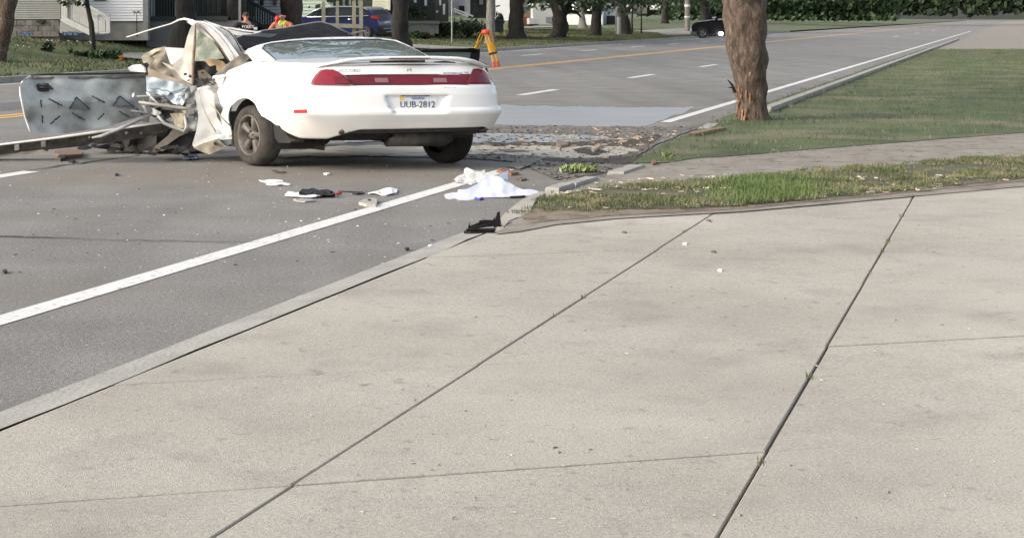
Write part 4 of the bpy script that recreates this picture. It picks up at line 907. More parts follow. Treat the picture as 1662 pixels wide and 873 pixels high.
def tree(name, pts, D, label, m=None, group='street trees across the road', crown=None, seed=0, limbs=(), flare=1.5, cat='tree', leaf=None, seg=14):
    """pts: (px, py, width) from the ground up; goes on above the frame"""
    m = m or BARK
    P, Rr = trunk_path(pts, D); zb = base_z(P[0]); P[0].z = zb-.08; Rr[0] *= flare
    base = Vector((P[0].x, P[0].y, zb)); t = empty(name, tuple(base), label, cat, group)
    # resample for rougher outline
    PP = []; RR = []
    for i in range(len(P)-1):
        k = 5
        for j in range(k):
            f_ = j/k; PP.append(P[i].lerp(P[i+1], f_)); ff = f_**.45 if i == 0 else f_; RR.append(Rr[i]*(1-ff)+Rr[i+1]*ff)
    top = P[-1]; PP.append(top); RR.append(Rr[-1])
    dirn = (P[-1]-P[-2]).normalized()
    for q in range(1, 5): PP.append(top+Vector((dirn.x*.5, .1*q, 1))*(.9*q)); RR.append(Rr[-1]*(1-.17*q))
    mb = MB(); mb.tube(PP, RR, seg, jit=.13); mb.build('trunk', m, t, True)
    tp = PP[-1]; mb = MB(); r0 = random.Random(seed+50)
    for q in range(7):
        a = q*2.4+seed; st_ = PP[-4+q % 3]; e = st_+Vector((math.cos(a)*2.2, math.sin(a)*2.2, 1.5+r0.random()*1.6)); mid = st_.lerp(e, .5)+Vector((0, 0, -.2+r0.random()*.5))
        mb.tube([st_, mid, e], [Rr[-1]*.38, Rr[-1]*.25, Rr[-1]*.08], 6, jit=.1)
    mb.build('limbs', m, t, True)
    for (lp, lr) in limbs:
        mb = MB(); mb.tube([ray(x, y, D) for x, y in lp], [r*D/F for r in lr], 7, jit=.1); mb.build('branch', m, t, True)
    if crown:
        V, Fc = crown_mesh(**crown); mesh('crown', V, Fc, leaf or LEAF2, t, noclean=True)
    return t
def crown_at(px, D, zc, rx, rz, n=2600, size=.22, seed=0, zmin=None): return dict(c=(ray(px, 0, D).x, D, zc), rx=rx, ry=rx, rz=rz, n=n, size=size, seed=seed, zmin=zmin)

tree('street_tree', [(-6, 112, 22), (2, 70, 26), (8, 30, 30), (12, -5, 34), (14, -30, 34)], 45, 'brown rough trunk leaning in at the left edge of the photo', BARK2, crown=crown_at(30, 47, 11, 3, 2.4, 900, seed=1))
tree('street_tree', [(288, 84, 44), (297, 60, 42), (303, 35, 34), (300, 10, 34), (298, -10, 34), (297, -30, 32)], 52, 'dark leaning trunk behind the raised roof rail of the wrecked car', crown=crown_at(300, 54, 11, 3, 2.4, 900, seed=2), flare=1.15)
tree('street_tree', [(378, 86, 24), (378, 40, 21), (378, 0, 21), (378, -30, 20)], 56, 'slim brown trunk just left of the police officer', mat('mid_bark', (.03, .025, .021), .95, col2=(.06, .05, .045), scale=6, bump=.8, bscale=12, stretch=(2, 2, .4)), crown=crown_at(380, 58, 11, 3, 2.4, 900, seed=3))
tree('street_tree', [(471, 92, 38), (471, 50, 36), (472, 10, 36), (472, -30, 35)], 60, 'thick brown trunk behind the person in the yellow vest', mat('warm_bark', (.04, .028, .021), .95, col2=(.075, .055, .042), scale=6, bump=.8, bscale=12, stretch=(2, 2, .4)), crown=crown_at(472, 62, 11, 3, 2.4, 900, seed=4))
tree('street_tree', [(651, 80, 34), (650, 62, 29), (650, 30, 27), (650, 5, 26), (650, -30, 27)], 70, 'straight dark trunk to the right of the parked blue car', crown=crown_at(650, 71, 6.9, 3.5, 3.4, 2200, seed=5, zmin=2.2))
tree('street_tree', [(795, 79, 17), (796, 50, 13), (797, 10, 14), (798, -30, 14)], 84, 'slender grey trunk right behind the orange survey tripod', BARK3, crown=crown_at(800, 86, 8, 4, 3.6, 1800, seed=6, zmin=2.5))
tree('street_tree', [(838, 66, 40), (838, 50, 27), (838, 25, 24), (838, 0, 23), (838, -30, 24)], 95, 'dark flared trunk between the white house and the orange shed', crown=crown_at(845, 97, 5.8, 6, 4.0, 3600, seed=7, zmin=2.5), flare=1.0)
tree('street_tree', [(905, 63, 36), (909, 48, 26), (909, 25, 24), (906, 5, 26), (904, -30, 30)], 104, 'dark forked trunk with low branches, in front of the white garage', crown=crown_at(912, 104, 5.4, 6, 4.0, 4200, seed=8, zmin=2.1), flare=1.0,
     limbs=[([(910, 26), (924, 18), (936, 20), (944, 30)], [6, 4, 2.5, 1]), ([(911, 18), (926, 4), (940, -8)], [7, 5, 3])])
tree('street_tree', [(965, 61, 26), (967, 45, 18), (969, 20, 15), (972, 0, 14), (974, -30, 15)], 112, 'dark slim trunk leaning right, left of the grey pole', crown=crown_at(972, 112, 5.4, 6, 4.0, 4200, seed=9, zmin=2.0), flare=1.0)
tree('street_tree', [(946, 45, 14), (945, 30, 10), (944, 10, 9), (940, -20, 9)], 150, 'pale grey trunk further back on the lawn by the white fence', BARK3, crown=crown_at(944, 150, 8, 5, 4.5, 1600, .3, seed=10, zmin=3.2))
tree('street_tree', [(1016, 56, 22), (1016, 40, 16), (1012, 20, 12), (1008, 0, 12), (1006, -20, 12)], 122, 'dark trunk at the street corner with a stub branch', crown=crown_at(1015, 124, 5.6, 6, 4.2, 3600, seed=11, zmin=1.9), flare=1.0,
     limbs=[([(1018, 20), (1021, 14), (1026, 10)], [4, 4, 3])])
tree('sapling', [(1041, 56, 2.6), (1041, 30, 2), (1040, 5, 1.6), (1040, -10, 1.4)], 126, 'thin sapling stem on the corner, the right one of the pair', group='saplings at the corner', crown=crown_at(1040, 126, 4.2, 1.6, 1.6, 500, .16, seed=12, zmin=2.2), cat='young tree')
tree('sapling', [(1026, 54, 3), (1026, 30, 2.4), (1027, 5, 2), (1027, -10, 1.6)], 127, 'thin sapling stem touching the dark corner trunk', group='saplings at the corner', crown=crown_at(1027, 127, 4.4, 1.6, 1.6, 500, .16, seed=13, zmin=2.4), cat='young tree')
tree('park_tree', [(1145, 44, 19), (1144, 30, 14), (1145, 12, 13), (1146, -10, 15)], 165, 'stout dark tree behind the black pickup truck', group='trees beyond the grass field', crown=crown_at(1147, 165, 6.6, 7, 4.6, 3600, .26, seed=14, zmin=2.1))
tree('park_tree', [(1079, 26, 10), (1079, 14, 7), (1079, 0, 7)], 230, 'green-grown tree trunk in the middle of the grass field', group='trees beyond the grass field', crown=crown_at(1082, 232, 6.6, 9, 5, 3000, .35, seed=15, zmin=2.7))
tree('yard_tree', [(152, 58, 9), (148, 38, 8), (144, 20, 7), (141, 2, 7), (139, -16, 6)], 50.5, 'small tree with a black bent stem and dark leaves by the white stairs', BARK, None, crown_at(124, 50.5, 2.75, 1.25, .75, 2600, .10, seed=16, zmin=1.98), flare=1.2, leaf=LEAFD, cat='small tree')
# far woods that close the view
def wood(name, x0, x1, D, zc, rz, label, m=LEAFD, n=9000, size=.5, seed=0):
    r0 = random.Random(seed); V = []; Fc = []
    X0, X1 = ray(x0, 0, D).x, ray(x1, 0, D).x
    for _ in range(n):
        x = r0.uniform(X0, X1); z = r0.uniform(-.5, 1)*rz*(1+.3*mn.noise(Vector((x*.1, seed, 0)))); p = Vector((x, D+r0.uniform(-3, 3)+(3-abs(z)/rz*3), zc+z))
        s = size*r0.uniform(.6, 1.5); n1 = Vector((r0.gauss(0, 1), r0.gauss(0, 1), r0.gauss(0, 1))).normalized(); a1 = n1.orthogonal().normalized(); b1 = n1.cross(a1)
        i = len(V); V += [p-a1*s, p+b1*s*.6, p+a1*s, p-b1*s*.6]; Fc.append((i, i+1, i+2, i+3))
    o = mesh(name, V, Fc, m, noclean=True); return tag(o, label, 'woods', kind='stuff')
wood('far_woods', 560, 1800, 330, 7, 9, 'dark green wood closing the view far off', n=16000, size=.9, seed=1)
wood('far_woods', -200, 700, 120, 5, 7, 'dark trees behind the houses on the left', n=9000, size=.5, seed=2)
wood('hedge_row', 1090, 1460, 262, 2.6, 2.6, 'mid green hedge row behind the grass field', LEAF, 6000, .45, 3)

# the damaged tree on the near verge
dt = empty('damaged_tree', tuple(G(1222, 205, .06)), 'large brown tree with its bark torn off low down, at the right edge', 'tree')
TD = 24.4; P = []; Rr = []
prof = [(1228, 232, 96), (1227, 218, 66), (1226, 208, 56), (1224, 190, 48), (1222, 165, 44), (1220, 140, 50), (1216, 110, 58), (1212, 70, 66), (1209, 30, 68), (1207, 0, 68), (1204, -60, 66), (1202, -160, 62), (1208, -320, 52), (1222, -520, 44)]
for i, (x, y, w_) in enumerate(prof):
    if i: 
        x0, y0, w0 = prof[i-1]
        for q in (1, 2, 3): P.append(ray(x0+(x-x0)*q/4, y0+(y-y0)*q/4, TD)); Rr.append((w0+(w_-w0)*q/4)*TD/F/2)
    P.append(ray(x, y, TD)); Rr.append(w_*TD/F/2)
P[0].z = -.05; mb = MB(); mb.tube(P, Rr, 44, jit=.11); mb.build('trunk', BARK2, dt, True)
mb = MB(); r0 = random.Random(5)
for k in range(60):   # torn bark strips and splinters hanging at the scar
    a = r0.uniform(-1.0, 1.0)+math.pi*1.05; zz = r0.uniform(.05, .95); c = ray(1223, 200, TD); rr = .235+.0*zz
    p = Vector((c.x+math.cos(a)*rr, c.y+math.sin(a)*rr*1.0, zz)); ln_ = r0.uniform(.06, .30); o_ = Vector((math.cos(a), math.sin(a), 0))
    q = p+Vector((0, 0, ln_*(1 if r0.random() < .5 else -1)))+o_*r0.uniform(.0, .07); w_ = r0.uniform(.01, .03); s_ = Vector((-math.sin(a), math.cos(a), 0))*w_
    mb.add([p-s_, p+s_, q+s_*.3, q-s_*.3, p-s_+o_*.015, p+s_+o_*.015], [(0, 1, 2, 3), (4, 5, 2, 3), (0, 4, 3), (1, 5, 2)])
mb.build('torn_bark', mat('fresh_wood', (.26, .135, .07), .85, col2=(.10, .06, .04), scale=12), dt)['kind'] = 'stuff'
mb = MB(); mb.tube([ray(1193, 150, TD-.2), ray(1188, 138, TD-.25), ray(1181, 130, TD-.3)], [.03, .02, .006], 6, jit=.2); mb.tube([ray(1190, 142, TD-.2), ray(1182, 143, TD-.3)], [.015, .004], 5)
mb.build('splinter', mat('black_splinter', (.02, .017, .014), .9), dt)
mb = MB(); r0 = random.Random(9)
for q in range(10):
    a = q*2.4; st_ = P[-1-(q % 5)*3]; L_ = r0.uniform(3, 5); e = st_+Vector((math.cos(a)*L_-1.0, math.sin(a)*L_, 1.5+r0.random()*3)); mb.tube([st_, st_.lerp(e, .5)+Vector((0, 0, .5)), e], [.11, .07, .02], 7, jit=.1)
mb.build('limbs', BARK2, dt, True)
mb = MB(); mb.tube([P[-4], (3.5, 25, 9), (0, 27, 10.2), (-4.5, 27.5, 11.2)], [.16, .13, .09, .04], 8, jit=.1); mb.build('overhanging_limb', BARK2, dt, True)
V, Fc = crown_mesh((5.2, 27, 9.6), 6.5, 6.5, 3.8, 9000, .20, seed=33, zmin=5.6)
V2, F2 = crown_mesh((-1.0, 27.5, 11.0), 6.5, 3.6, 2.4, 6000, .17, seed=35); kk = len(V); V += V2; Fc += [tuple(i+kk for i in f) for f in F2]
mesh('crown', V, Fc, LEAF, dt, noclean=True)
# a street tree over the road ahead on the left whose leaves the rear window mirrors
rt = tree('street_tree', [(-190, 104, 34), (-186, 60, 28), (-184, 0, 26), (-184, -30, 26)], 46, 'tree trunk beyond the left edge', crown=crown_at(-184, 46, 9, 5, 4, 2500, .2, seed=44))

# ------------------------------------------------------------------ BUILDINGS
def bxp(name, x0, x1, y0, y1, D, th, m, parent, z_=None):
    a, b = ray(x0, y1, D), ray(x1, y0, D); mb = MB(); mb.box((min(a.x, b.x), D, a.z), (max(a.x, b.x), D+th, b.z)); return mb.build(name, m, parent)
def boards(parent, x0, x1, ytop, ybot, D, n, m, th=.5):
    z0, z1 = ray(0, ybot, D).z, ray(0, ytop, D).z; X0, X1 = ray(x0, 0, D).x, ray(x1, 0, D).x; h_ = (z1-z0)/n
    me = None
    for i in range(n):
        if me is None:
            g_ = h_*.86; V = [(X0, 0, 0), (X1, 0, 0), (X1, .035, g_), (X0, .035, g_), (X0, .045, 0), (X1, .045, 0), (X1, .045, g_), (X0, .045, g_)]
            o = mesh('board', V, [(0,1,2,3),(5,4,7,6),(0,4,5,1),(3,2,6,7),(0,3,7,4),(1,5,6,2)], m, parent); me = o.data
        else:
            o = bpy.data.objects.new('board', me); COL.objects.link(o); par(o, parent)
        o.location = (0, D-.05, z0+i*h_+0.0)
GREYS = mat('grey_siding', (.30, .31, .285), .7, col2=(.26, .27, .25), scale=3)
WSID = mat('white_siding', (.80, .82, .85), .65, col2=(.76, .78, .81), scale=2)
GSID = mat('pale_green_siding', (.42, .50, .42), .7, col2=(.37, .44, .37), scale=2)
CSID = mat('cream_siding', (.55, .54, .40), .7)
STONE = mat('foundation_stone', (.10, .095, .085), .95, col2=(.19, .18, .165), scale=4, bump=.8, bscale=10)
BLOCK = mat('foundation_block', (.20, .20, .19), .95, col2=(.27, .27, .25), scale=3, bump=.3, bscale=12)
DKG = mat('dark_green_wood', (.012, .020, .018), .7); DKW = mat('porch_dark', (.010, .011, .011), .9); DG2 = mat('porch_board', (.035, .045, .04), .7)
WT = mat('white_wood', (.60, .60, .58), .6, col2=(.50, .50, .48), scale=4); WIN = mat('window_glass', (.015, .02, .025), .1, spec=.8)
def bld(name, px, py, D, label, cat='house'): p = ray(px, py, D); return empty(name, (p.x, p.y, base_z(p)), label, cat)
# 1 grey clapboard house, far left
b1 = bld('house', 60, 60, 53, 'grey clapboard house on a rough stone foundation at the far left')
bxp('wall', -120, 98, -60, 31, 53, 6, mat('grey_lap_shadow', (.09, .09, .085), .9), b1); boards(b1, -120, 98.5, -8, 31.5, 53, 11, GREYS)  # wall coloured dark so the board gaps imitate lap shadow
def stones(parent, x0, x1, y0, y1, D, nx, ny, m, seed=0, g=.02):
    r0 = random.Random(seed); X0, X1 = ray(x0, 0, D).x, ray(x1, 0, D).x; Z0, Z1 = ray(0, y1, D).z, ray(0, y0, D).z
    bw, bh = (X1-X0)/nx, (Z1-Z0)/ny; mb = MB(); mb.box((-bw/2+g, 0, -bh/2+g), (bw/2-g, .12, bh/2-g)); me = None
    for j in range(ny):
        for i in range(nx+ (j % 2)):
            cx = X0+(i+.5-(.5 if j % 2 else 0))*bw
            if me is None: o = mb.build('stone', m, parent); me = o.data
            else: o = bpy.data.objects.new('stone', me); COL.objects.link(o); par(o, parent)
            o.location = (cx, D-.06+r0.uniform(-.015, .01), Z0+(j+.5)*bh)
bxp('foundation', -120, 97.5, 31.2, 66, 53.05, 1, STONE, b1)
stones(b1, 14, 96, 33, 60, 53.0, 6, 3, STONE, 1, .004)
mb = MB(); c = ray(65, 33, 52.85); 
for i in range(5):
    a0, a1 = -math.pi*i/5, -math.pi*(i+1)/5; mb.add([c, c+Vector((math.cos(a0)*.14, 0, math.sin(a0)*.12)), c+Vector((math.cos(a1)*.14, 0, math.sin(a1)*.12)), c+Vector((0, .1, 0)), c+Vector((math.cos(a0)*.14, .1, math.sin(a0)*.12)), c+Vector((math.cos(a1)*.14, .1, math.sin(a1)*.12))], [(0, 2, 1), (3, 4, 5), (1, 2, 5, 4)])
mb.build('vent', BLACK, b1)
# 2 white house with block foundation
b2 = bld('house', 185, 60, 54, 'white clapboard house between the white stairs and the dark porch')
bxp('wall', 99, 232, -60, 35, 54, 6, mat('white_lap_shadow', (.40, .42, .44), .9), b2); boards(b2, 99, 232, -6, 34.5, 54, 9, WSID); bxp('corner_board', 232, 240, -60, 66, 53.9, .5, mat('grey_trim', (.25, .26, .26), .8, col2=(.18, .185, .18), scale=4), b2)  # backing wall darkened to paint shadow lines between the boards
bxp('foundation', 99, 232, 35.3, 66, 54.05, 1, BLOCK, b2)
bxp('window', 152, 172, -20, 1.5, 53.9, .1, WIN, b2)
# 3 white stairs: a thing with stringer, posts and balusters
s3 = bld('porch_stairs', 140, 58, 51.5, 'white wooden stairs with balustrade behind the small dark tree', 'stairs')
mb = MB(); mb.bar(ray(98, 2, 51.5), ray(176, 30, 51.5), .06, .09); mb.build('hand_rail', WT, s3)
mb = MB(); mb.bar(ray(100, 30, 51.4), ray(150, 55, 51.4), .10, .18); mb.build('stringer', WT, s3)
mb = MB(); mb.bar(ray(122, -1, 52.4), ray(176, 28, 52.4), .06, .09); mb.build('hand_rail', WT, s3)
for x in np.linspace(101, 146, 13):
    yt = 2+(x-98)*28/78; yb = 29+(x-100)*.5; mb = MB(); mb.bar(ray(x, yt, 51.48), ray(x, yb, 51.48), .065, .03); mb.build('baluster', WT, s3)
for x in np.linspace(126, 150, 6):
    yt = 1+(x-124)*.5; mb = MB(); mb.bar(ray(x, yt, 52.4), ray(x, yt+14, 52.4), .05, .03); mb.build('baluster', WT, s3)
for x, w_, yt, yb in ((107, 4.5, -6, 32), (154, 9, 26, 55), (175, 6.5, 25, 54)):
    mb = MB(); a, b = ray(x, yb, 51.4), ray(x, yt, 51.4); hw = w_/2*51.4/F; mb.box((a.x-hw, a.y, a.z), (a.x+hw, a.y+.12, b.z)); mb.box((a.x-hw-.02, a.y-.02, b.z), (a.x+hw+.02, a.y+.14, b.z+.035)); mb.build('newel_post', WT, s3)
for x in (158.5, 162, 165.5, 169): mb = MB(); mb.bar(ray(x, 33, 51.42), ray(x, 52, 51.42), .06, .03); mb.build('baluster', WT, s3)
mb = MB(); mb.bar(ray(154, 30, 51.45), ray(175, 31, 51.45), .06, .05); mb.bar(ray(152, 53, 51.45), ray(176, 54, 51.45), .06, .05); mb.build('rail', WT, s3)
for i in range(6):
    x = 104+i*9; y = 34+i*4.3; mb = MB(); a = ray(x, y, 51.5); mb.box((a.x, 51.5, a.z-.03), (a.x+.24, 52.4, a.z)); mb.build('tread', WT, s3)
bxp('skirt', 97, 134, 36, 54, 51.7, .1, mat('skirt_white', (.32, .33, .32), .7), s3)
# 4 dark green porch on concrete foundation
b4 = bld('house', 315, 66, 55, 'house with a dark railed porch over a pale concrete foundation')
bxp('wall', 240, 396, -60, 27, 57, 5, DKW, b4); bxp('porch_fascia', 240, 369, 27, 33.5, 55, .3, DG2, b4); bxp('porch_floor', 240, 369, 27.2, 28.2, 55.05, 2, DG2, b4)
bxp('foundation', 240, 392, 33.6, 78, 55.1, 2, mat('pale_concrete_wall', (.21, .215, .21), .95, col2=(.16, .165, .16), scale=1.3, bump=.3), b4)
bxp('foundation_ledge', 238, 300, 65, 78, 54.9, .3, mat('ledge', (.17, .175, .18), .9), b4)
for x in list(np.linspace(244, 280, 9))+list(np.linspace(316, 357, 11)):
    mb = MB(); mb.bar(ray(x, -4, 55.1), ray(x, 27, 55.1), .035, .03); mb.build('baluster', DG2 if x < 300 else DKG, b4)
for x in np.linspace(320, 353, 5): bxp('lattice_gap_panel', x, x+1.5, -2, 22, 55.6, .02, mat('green_dim', (.05, .08, .07), .8), b4)
for x in (285, 311.5): bxp('porch_post', x-1.4, x+1.4, -40, 27, 55.0, .1, mat('post_grey', (.22, .22, .2), .7), b4)
bxp('downpipe', 387, 391, -40, 50, 54.9, .08, mat('pipe_grey', (.26, .25, .23), .7), b4)
# 5 white house with black outside stair
b5 = bld('house', 425, 66, 62, 'white house behind the black outdoor stair rail')
bxp('wall', 392, 458, -60, 66, 62, 5, mat('house_lap_shadow', (.28, .30, .33), .9), b5); boards(b5, 392, 458, -4, 66, 62, 14, mat('house_white_siding', (.50, .54, .58), .7))  # darker backing colour stands in for shadow under each board
for x in (425, 446): bxp('window', x-3, x+3, -14, 9, 61.9, .06, WIN, b5)
s5 = bld('stair_railing', 420, 60, 58.5, 'black sloping stair railing with close balusters behind the two people', 'railing')
mb = MB(); mb.bar(ray(384, -8, 58.5), ray(451, 28, 58.5), .08, .13); mb.build('hand_rail', DKG, s5)
mb = MB(); mb.bar(ray(384, 22, 58.5), ray(451, 56, 58.5), .08, .12); mb.build('bottom_rail', DKG, s5)
for x in np.linspace(386, 450, 17):
    y = -8+(x-384)*36/67; mb = MB(); mb.bar(ray(x, y, 58.5), ray(x, y+30, 58.5), .06, .04); mb.build('baluster', DKG, s5)
bxp('stair_side', 384, 455, 40, 66, 58.9, .4, DKW, s5)
# 6 pale green house, cream house
b6 = bld('house', 520, 60, 88, 'pale green clapboard house behind the front of the blue car')
bxp('wall', 488, 540, -60, 62, 88, 6, GSID, b6); boards(b6, 488, 537, -4, 60, 88, 12, GSID); bxp('window', 530, 545, -20, 4, 87.85, .08, WIN, b6)
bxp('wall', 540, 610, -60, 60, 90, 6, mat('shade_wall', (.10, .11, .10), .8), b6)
for x in (556, 566, 581): bxp('corner_trim', x, x+4, -20, 12, 89.8, .1, GSID, b6)
mb = MB(); mb.obox(ray(516, 11, 87.6), (.14, 0, .03), (0, .1, 0), (0, 0, .10)); mb.obox(ray(502, 12, 87.6), (.06, 0, .02), (0, .1, 0), (0, 0, .05)); mb.build('wall_lamp', BLACK, b6)
b7 = bld('house', 619, 40, 84, 'cream clapboard house corner above the rear of the blue car')
bxp('wall', 605, 633, -60, 15, 84, 6, CSID, b7); boards(b7, 605, 631, -5, 15, 84, 5, CSID); bxp('corner_board', 629, 633.5, -60, 17, 83.9, .1, WT, b7)
# 8 porch behind the trunk: planters, steps
b8 = bld('house', 690, 50, 90, 'shaded porch house with grey block planter wall behind the thin sign pole')
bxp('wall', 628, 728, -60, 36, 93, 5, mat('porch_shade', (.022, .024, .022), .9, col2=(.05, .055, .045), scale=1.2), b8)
bxp('planter_wall', 661, 712, 35, 55, 90, 1.2, mat('planter_grey', (.12, .13, .13), .9, col2=(.16, .17, .17), scale=2), b8)
bxp('planter_cap', 660, 714, 34.5, 39, 89.9, 1.4, mat('cap_grey', (.17, .175, .17), .9), b8)
for x, y0, y1, w_ in ((672, -6, 5, 4), (689, -6, 10, 4), (701, -10, 32, 4.5), (713, -10, 9, 3), (719, 7, 24, 3.5)): bxp('porch_post', x, x+w_, y0, y1, 91.5, .15, (DKG if x == 701 else WT), b8)
for x, y in ((709.5, 19.5), (689, 27)): 
    V = []; c = ray(x, y, 90.5); mb = MB(); mb.tube([c-Vector((0, 0, .07)), c-Vector((0, 0, .05)), c, c+Vector((0, 0, .05)), c+Vector((0, 0, .07))], [.02, .05, .07, .05, .02], 10); mb.build('globe_lamp', WT, b8, True)
b9 = bld('house', 745, 40, 95, 'white porch house with sloping stair rails behind the dark hedge')
bxp('wall', 728, 763, -60, 26, 95, 5, WSID, b9); bxp('porch_post', 754.5, 757.5, -40, 26, 93.8, .15, WT, b9); bxp('porch_post', 759.5, 762, -40, 26, 93.8, .15, WT, b9)
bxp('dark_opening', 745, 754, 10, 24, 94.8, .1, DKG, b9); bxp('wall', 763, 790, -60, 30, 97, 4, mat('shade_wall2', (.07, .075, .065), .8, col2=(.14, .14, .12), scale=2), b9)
bxp('window', 778, 784, -10, 8, 96.8, .1, WT, b9); bxp('window', 789, 795, -10, 8, 96.8, .1, WT, b9)
for a, b in (((720, 8), (768, 27)), ((722, 12), (760, 28))):
    mb = MB(); mb.bar(ray(*a, 93.2), ray(*b, 93.2), .05, .09); mb.build('stair_rail', WT, b9)
# 10 white house + trash bin area
b10 = bld('house', 815, 40, 112, 'bright white house wall left of the flared dark trunk')
bxp('wall', 800, 832, -60, 34, 112, 6, WSID, b10)
b11 = bld('shed', 857, 44, 130, 'small orange brick shed with a greenish window beside the white garage', 'shed')
ORB = mat('orange_brick', (.22, .085, .05), .85, col2=(.17, .07, .045), scale=5)
bxp('wall', 846, 866, 20, 43, 130, 2, mat('tan_brick', (.30, .19, .12), .85), b11); bxp('base_wall', 847, 860, 28, 43, 129.8, .3, ORB, b11)
bxp('window', 849, 865, 12, 19.5, 129.9, .2, mat('green_window', (.10, .16, .15), .3), b11); bxp('roof', 846, 867, 8, 12, 129.7, 2.5, mat('shed_roof', (.20, .22, .21), .8), b11)
b12 = bld('garage', 885, 40, 128, 'white garage wall between the orange shed and the forked trunk', 'garage')
GW = mat('garage_white', (.82, .81, .76), .7); bxp('wall', 865, 905, 6, 40, 128, 5, GW, b12); bxp('base_shadow_gap', 860, 874, 39.6, 41.5, 127.9, .2, BLACK, b12); bxp('lower_wall', 859, 868, 30, 40, 127.9, 3, GW, b12); bxp('gate_panel', 886, 897, 28, 37, 127.8, .1, mat('pale_grey_panel', (.36, .37, .36), .7), b12)
b13 = bld('house', 935, 30, 185, 'distant white house low wall behind the pale grey trunk')
bxp('wall', 922, 978, 24, 43, 185, 6, GW, b13); bxp('wall', 934, 960, 4, 18, 187, 6, WSID, b13)
b14 = bld('house', 985, 30, 190, 'distant blue-grey house with white trim left of the corner trunk')
bxp('wall', 976, 1000, 12, 40, 190, 6, mat('blue_grey_wall', (.30, .34, .38), .7), b14); bxp('corner_board', 975, 980, 10, 40, 189.8, .3, WT, b14); bxp('roof', 972, 1002, 6, 13, 189.6, 7, mat('grey_roof', (.20, .20, .21), .8), b14); bxp('dark_bay', 985, 998, 26, 40, 189.7, .3, DKW, b14)
b15 = bld('house', 1020, 20, 260, 'distant white house with a grey roof behind the saplings')
bxp('wall', 1016, 1026, 8, 20, 260, 6, WT, b15); bxp('roof', 1012, 1050, 10, 23, 262, 8, mat('faded_roof', (.17, .15, .14), .8), b15); bxp('gable', 1062, 1074, 7, 16, 262, 4, WT, b15)
b16 = bld('house', 1160, 20, 270, 'distant grey house just left of the damaged tree')
bxp('wall', 1152, 1240, 6, 22, 270, 6, mat('misty_wall', (.28, .30, .31), .8), b16); bxp('dark_door', 1165, 1180, 12, 20, 269.8, .2, DKW, b16)

# hedges and garden plants
def shrub(name, px, py, D, rx, rz, label, cat='shrub', m=LEAFD, n=900, size=.08, seed=0, zc=None, group=None):
    p = ray(px, py, D); zb = base_z(p); e = empty(name, (p.x, p.y, zb), label, cat, group)
    V, Fc = crown_mesh((p.x, D, (zc if zc is not None else zb+rz*.75)), rx, rx*.7, rz, n, size, seed, zmin=zb-.02); mesh('foliage', V, Fc, m, e, noclean=True)
    mb = MB()
    for q in range(4): mb.tube([(p.x+.05*q, D, zb-.05), (p.x+rx*.4*math.cos(q*1.7), D+rx*.3*math.sin(q*1.7), zb+rz)], [.02, .008], 5)
    mb.build('stems', BARK, e); return e
shrub('hedge', 732, 56, 91, .95, .70, 'dark dense hedge under the stair rails, at the thin pole', 'hedge', n=2600, seed=61)
shrub('hedge', 768, 56, 92, 1.05, .78, 'dark dense hedge right of the thin pole, before the grey trunk', 'hedge', n=2600, seed=62)
shrub('bush', 676, 60, 88, .55, .25, 'low leafy bush at the foot of the grey planter wall', m=LEAF, n=700, seed=63)
shrub('bush', 812, 40, 104, .40, .42, 'round black-green bush on the grey bin beside the white house', n=900, seed=64, zc=1.55)
shrub('bush', 670, 25, 88.5, .7, .42, 'dark hanging plants in the shade of the porch', n=900, seed=65, zc=1.85)
shrub('bush', 690, 58, 88.2, .35, .22, 'reddish low plant beside the planter wall corner', m=mat('reddish_leaf', (.08, .04, .03), .7), n=400, seed=66)
for k, (x, y, rx, lab) in enumerate(((170, 66, .35, 'broad hosta clump right of the small dark tree'), (185, 68, .30, 'dark spreading plant at the corner of the flower bed'), (135, 63, .30, 'low leafy plant left of the dark tree stem'), (155, 62, .22, 'small dark plant under the dark tree stem'), (78, 66, .22, 'pale-flowered plant at the stone foundation'), (120, 66, .20, 'tiny plant with white flowers below the blue scrap'))):
    shrub('garden_plant', x, y, 49.5-.2*k, rx, .16, lab, 'plant', LEAF if k % 2 else LEAFD, 420, .06, 70+k, group='plants in the flower bed')
mb = MB(); r0 = random.Random(3)
for (x, y) in ((76, 65), (79, 66.5), (84, 66), (111, 66.5), (125.5, 67), (146, 68), (147.5, 70), (38, 76.5), (29, 81.5), (47, 77), (119, 89)):
    c = ray(x, y, 48.9); s = .02
    c.z = max(c.z, base_z(c)+.02); mb.obox(c, (s, 0, 0), (0, s, 0), (0, 0, s*.7))
tag(mb.build('white_blossoms', WT), 'scattered white blossoms in the bed by the stone foundation', 'flowers', kind='stuff')
fl = shrub('flower', 197, 68, 48.9, .10, .10, 'orange flowering plant at the lower end of the raised trim strip', 'plant', mat('orange_petal', (.50, .20, .03), .7), 90, .035, 81)
BLUE = mat('blue_tarp', (.035, .06, .11), .6)
for x0, x1, y0, y1, lab in ((33, 55, 53, 58.5, 'blue tarp scrap against the stone foundation, the left one'), (101, 127, 52, 58, 'blue tarp scrap below the white stairs')):
    n = 8; V = []
    for i in range(n+1):
        x = x0+(x1-x0)*i/n; V += [ray(x, y0+.5*math.sin(i*1.1)+.4*(i%3), 51.2), ray(x, y1, 51.0+.05*math.sin(i*2.3))]
    o = mesh('tarp', V, [(2*i, 2*i+1, 2*i+3, 2*i+2) for i in range(n)], BLUE); o.modifiers.new('t', 'SOLIDIFY').thickness = .01; tag(o, lab, 'tarp')
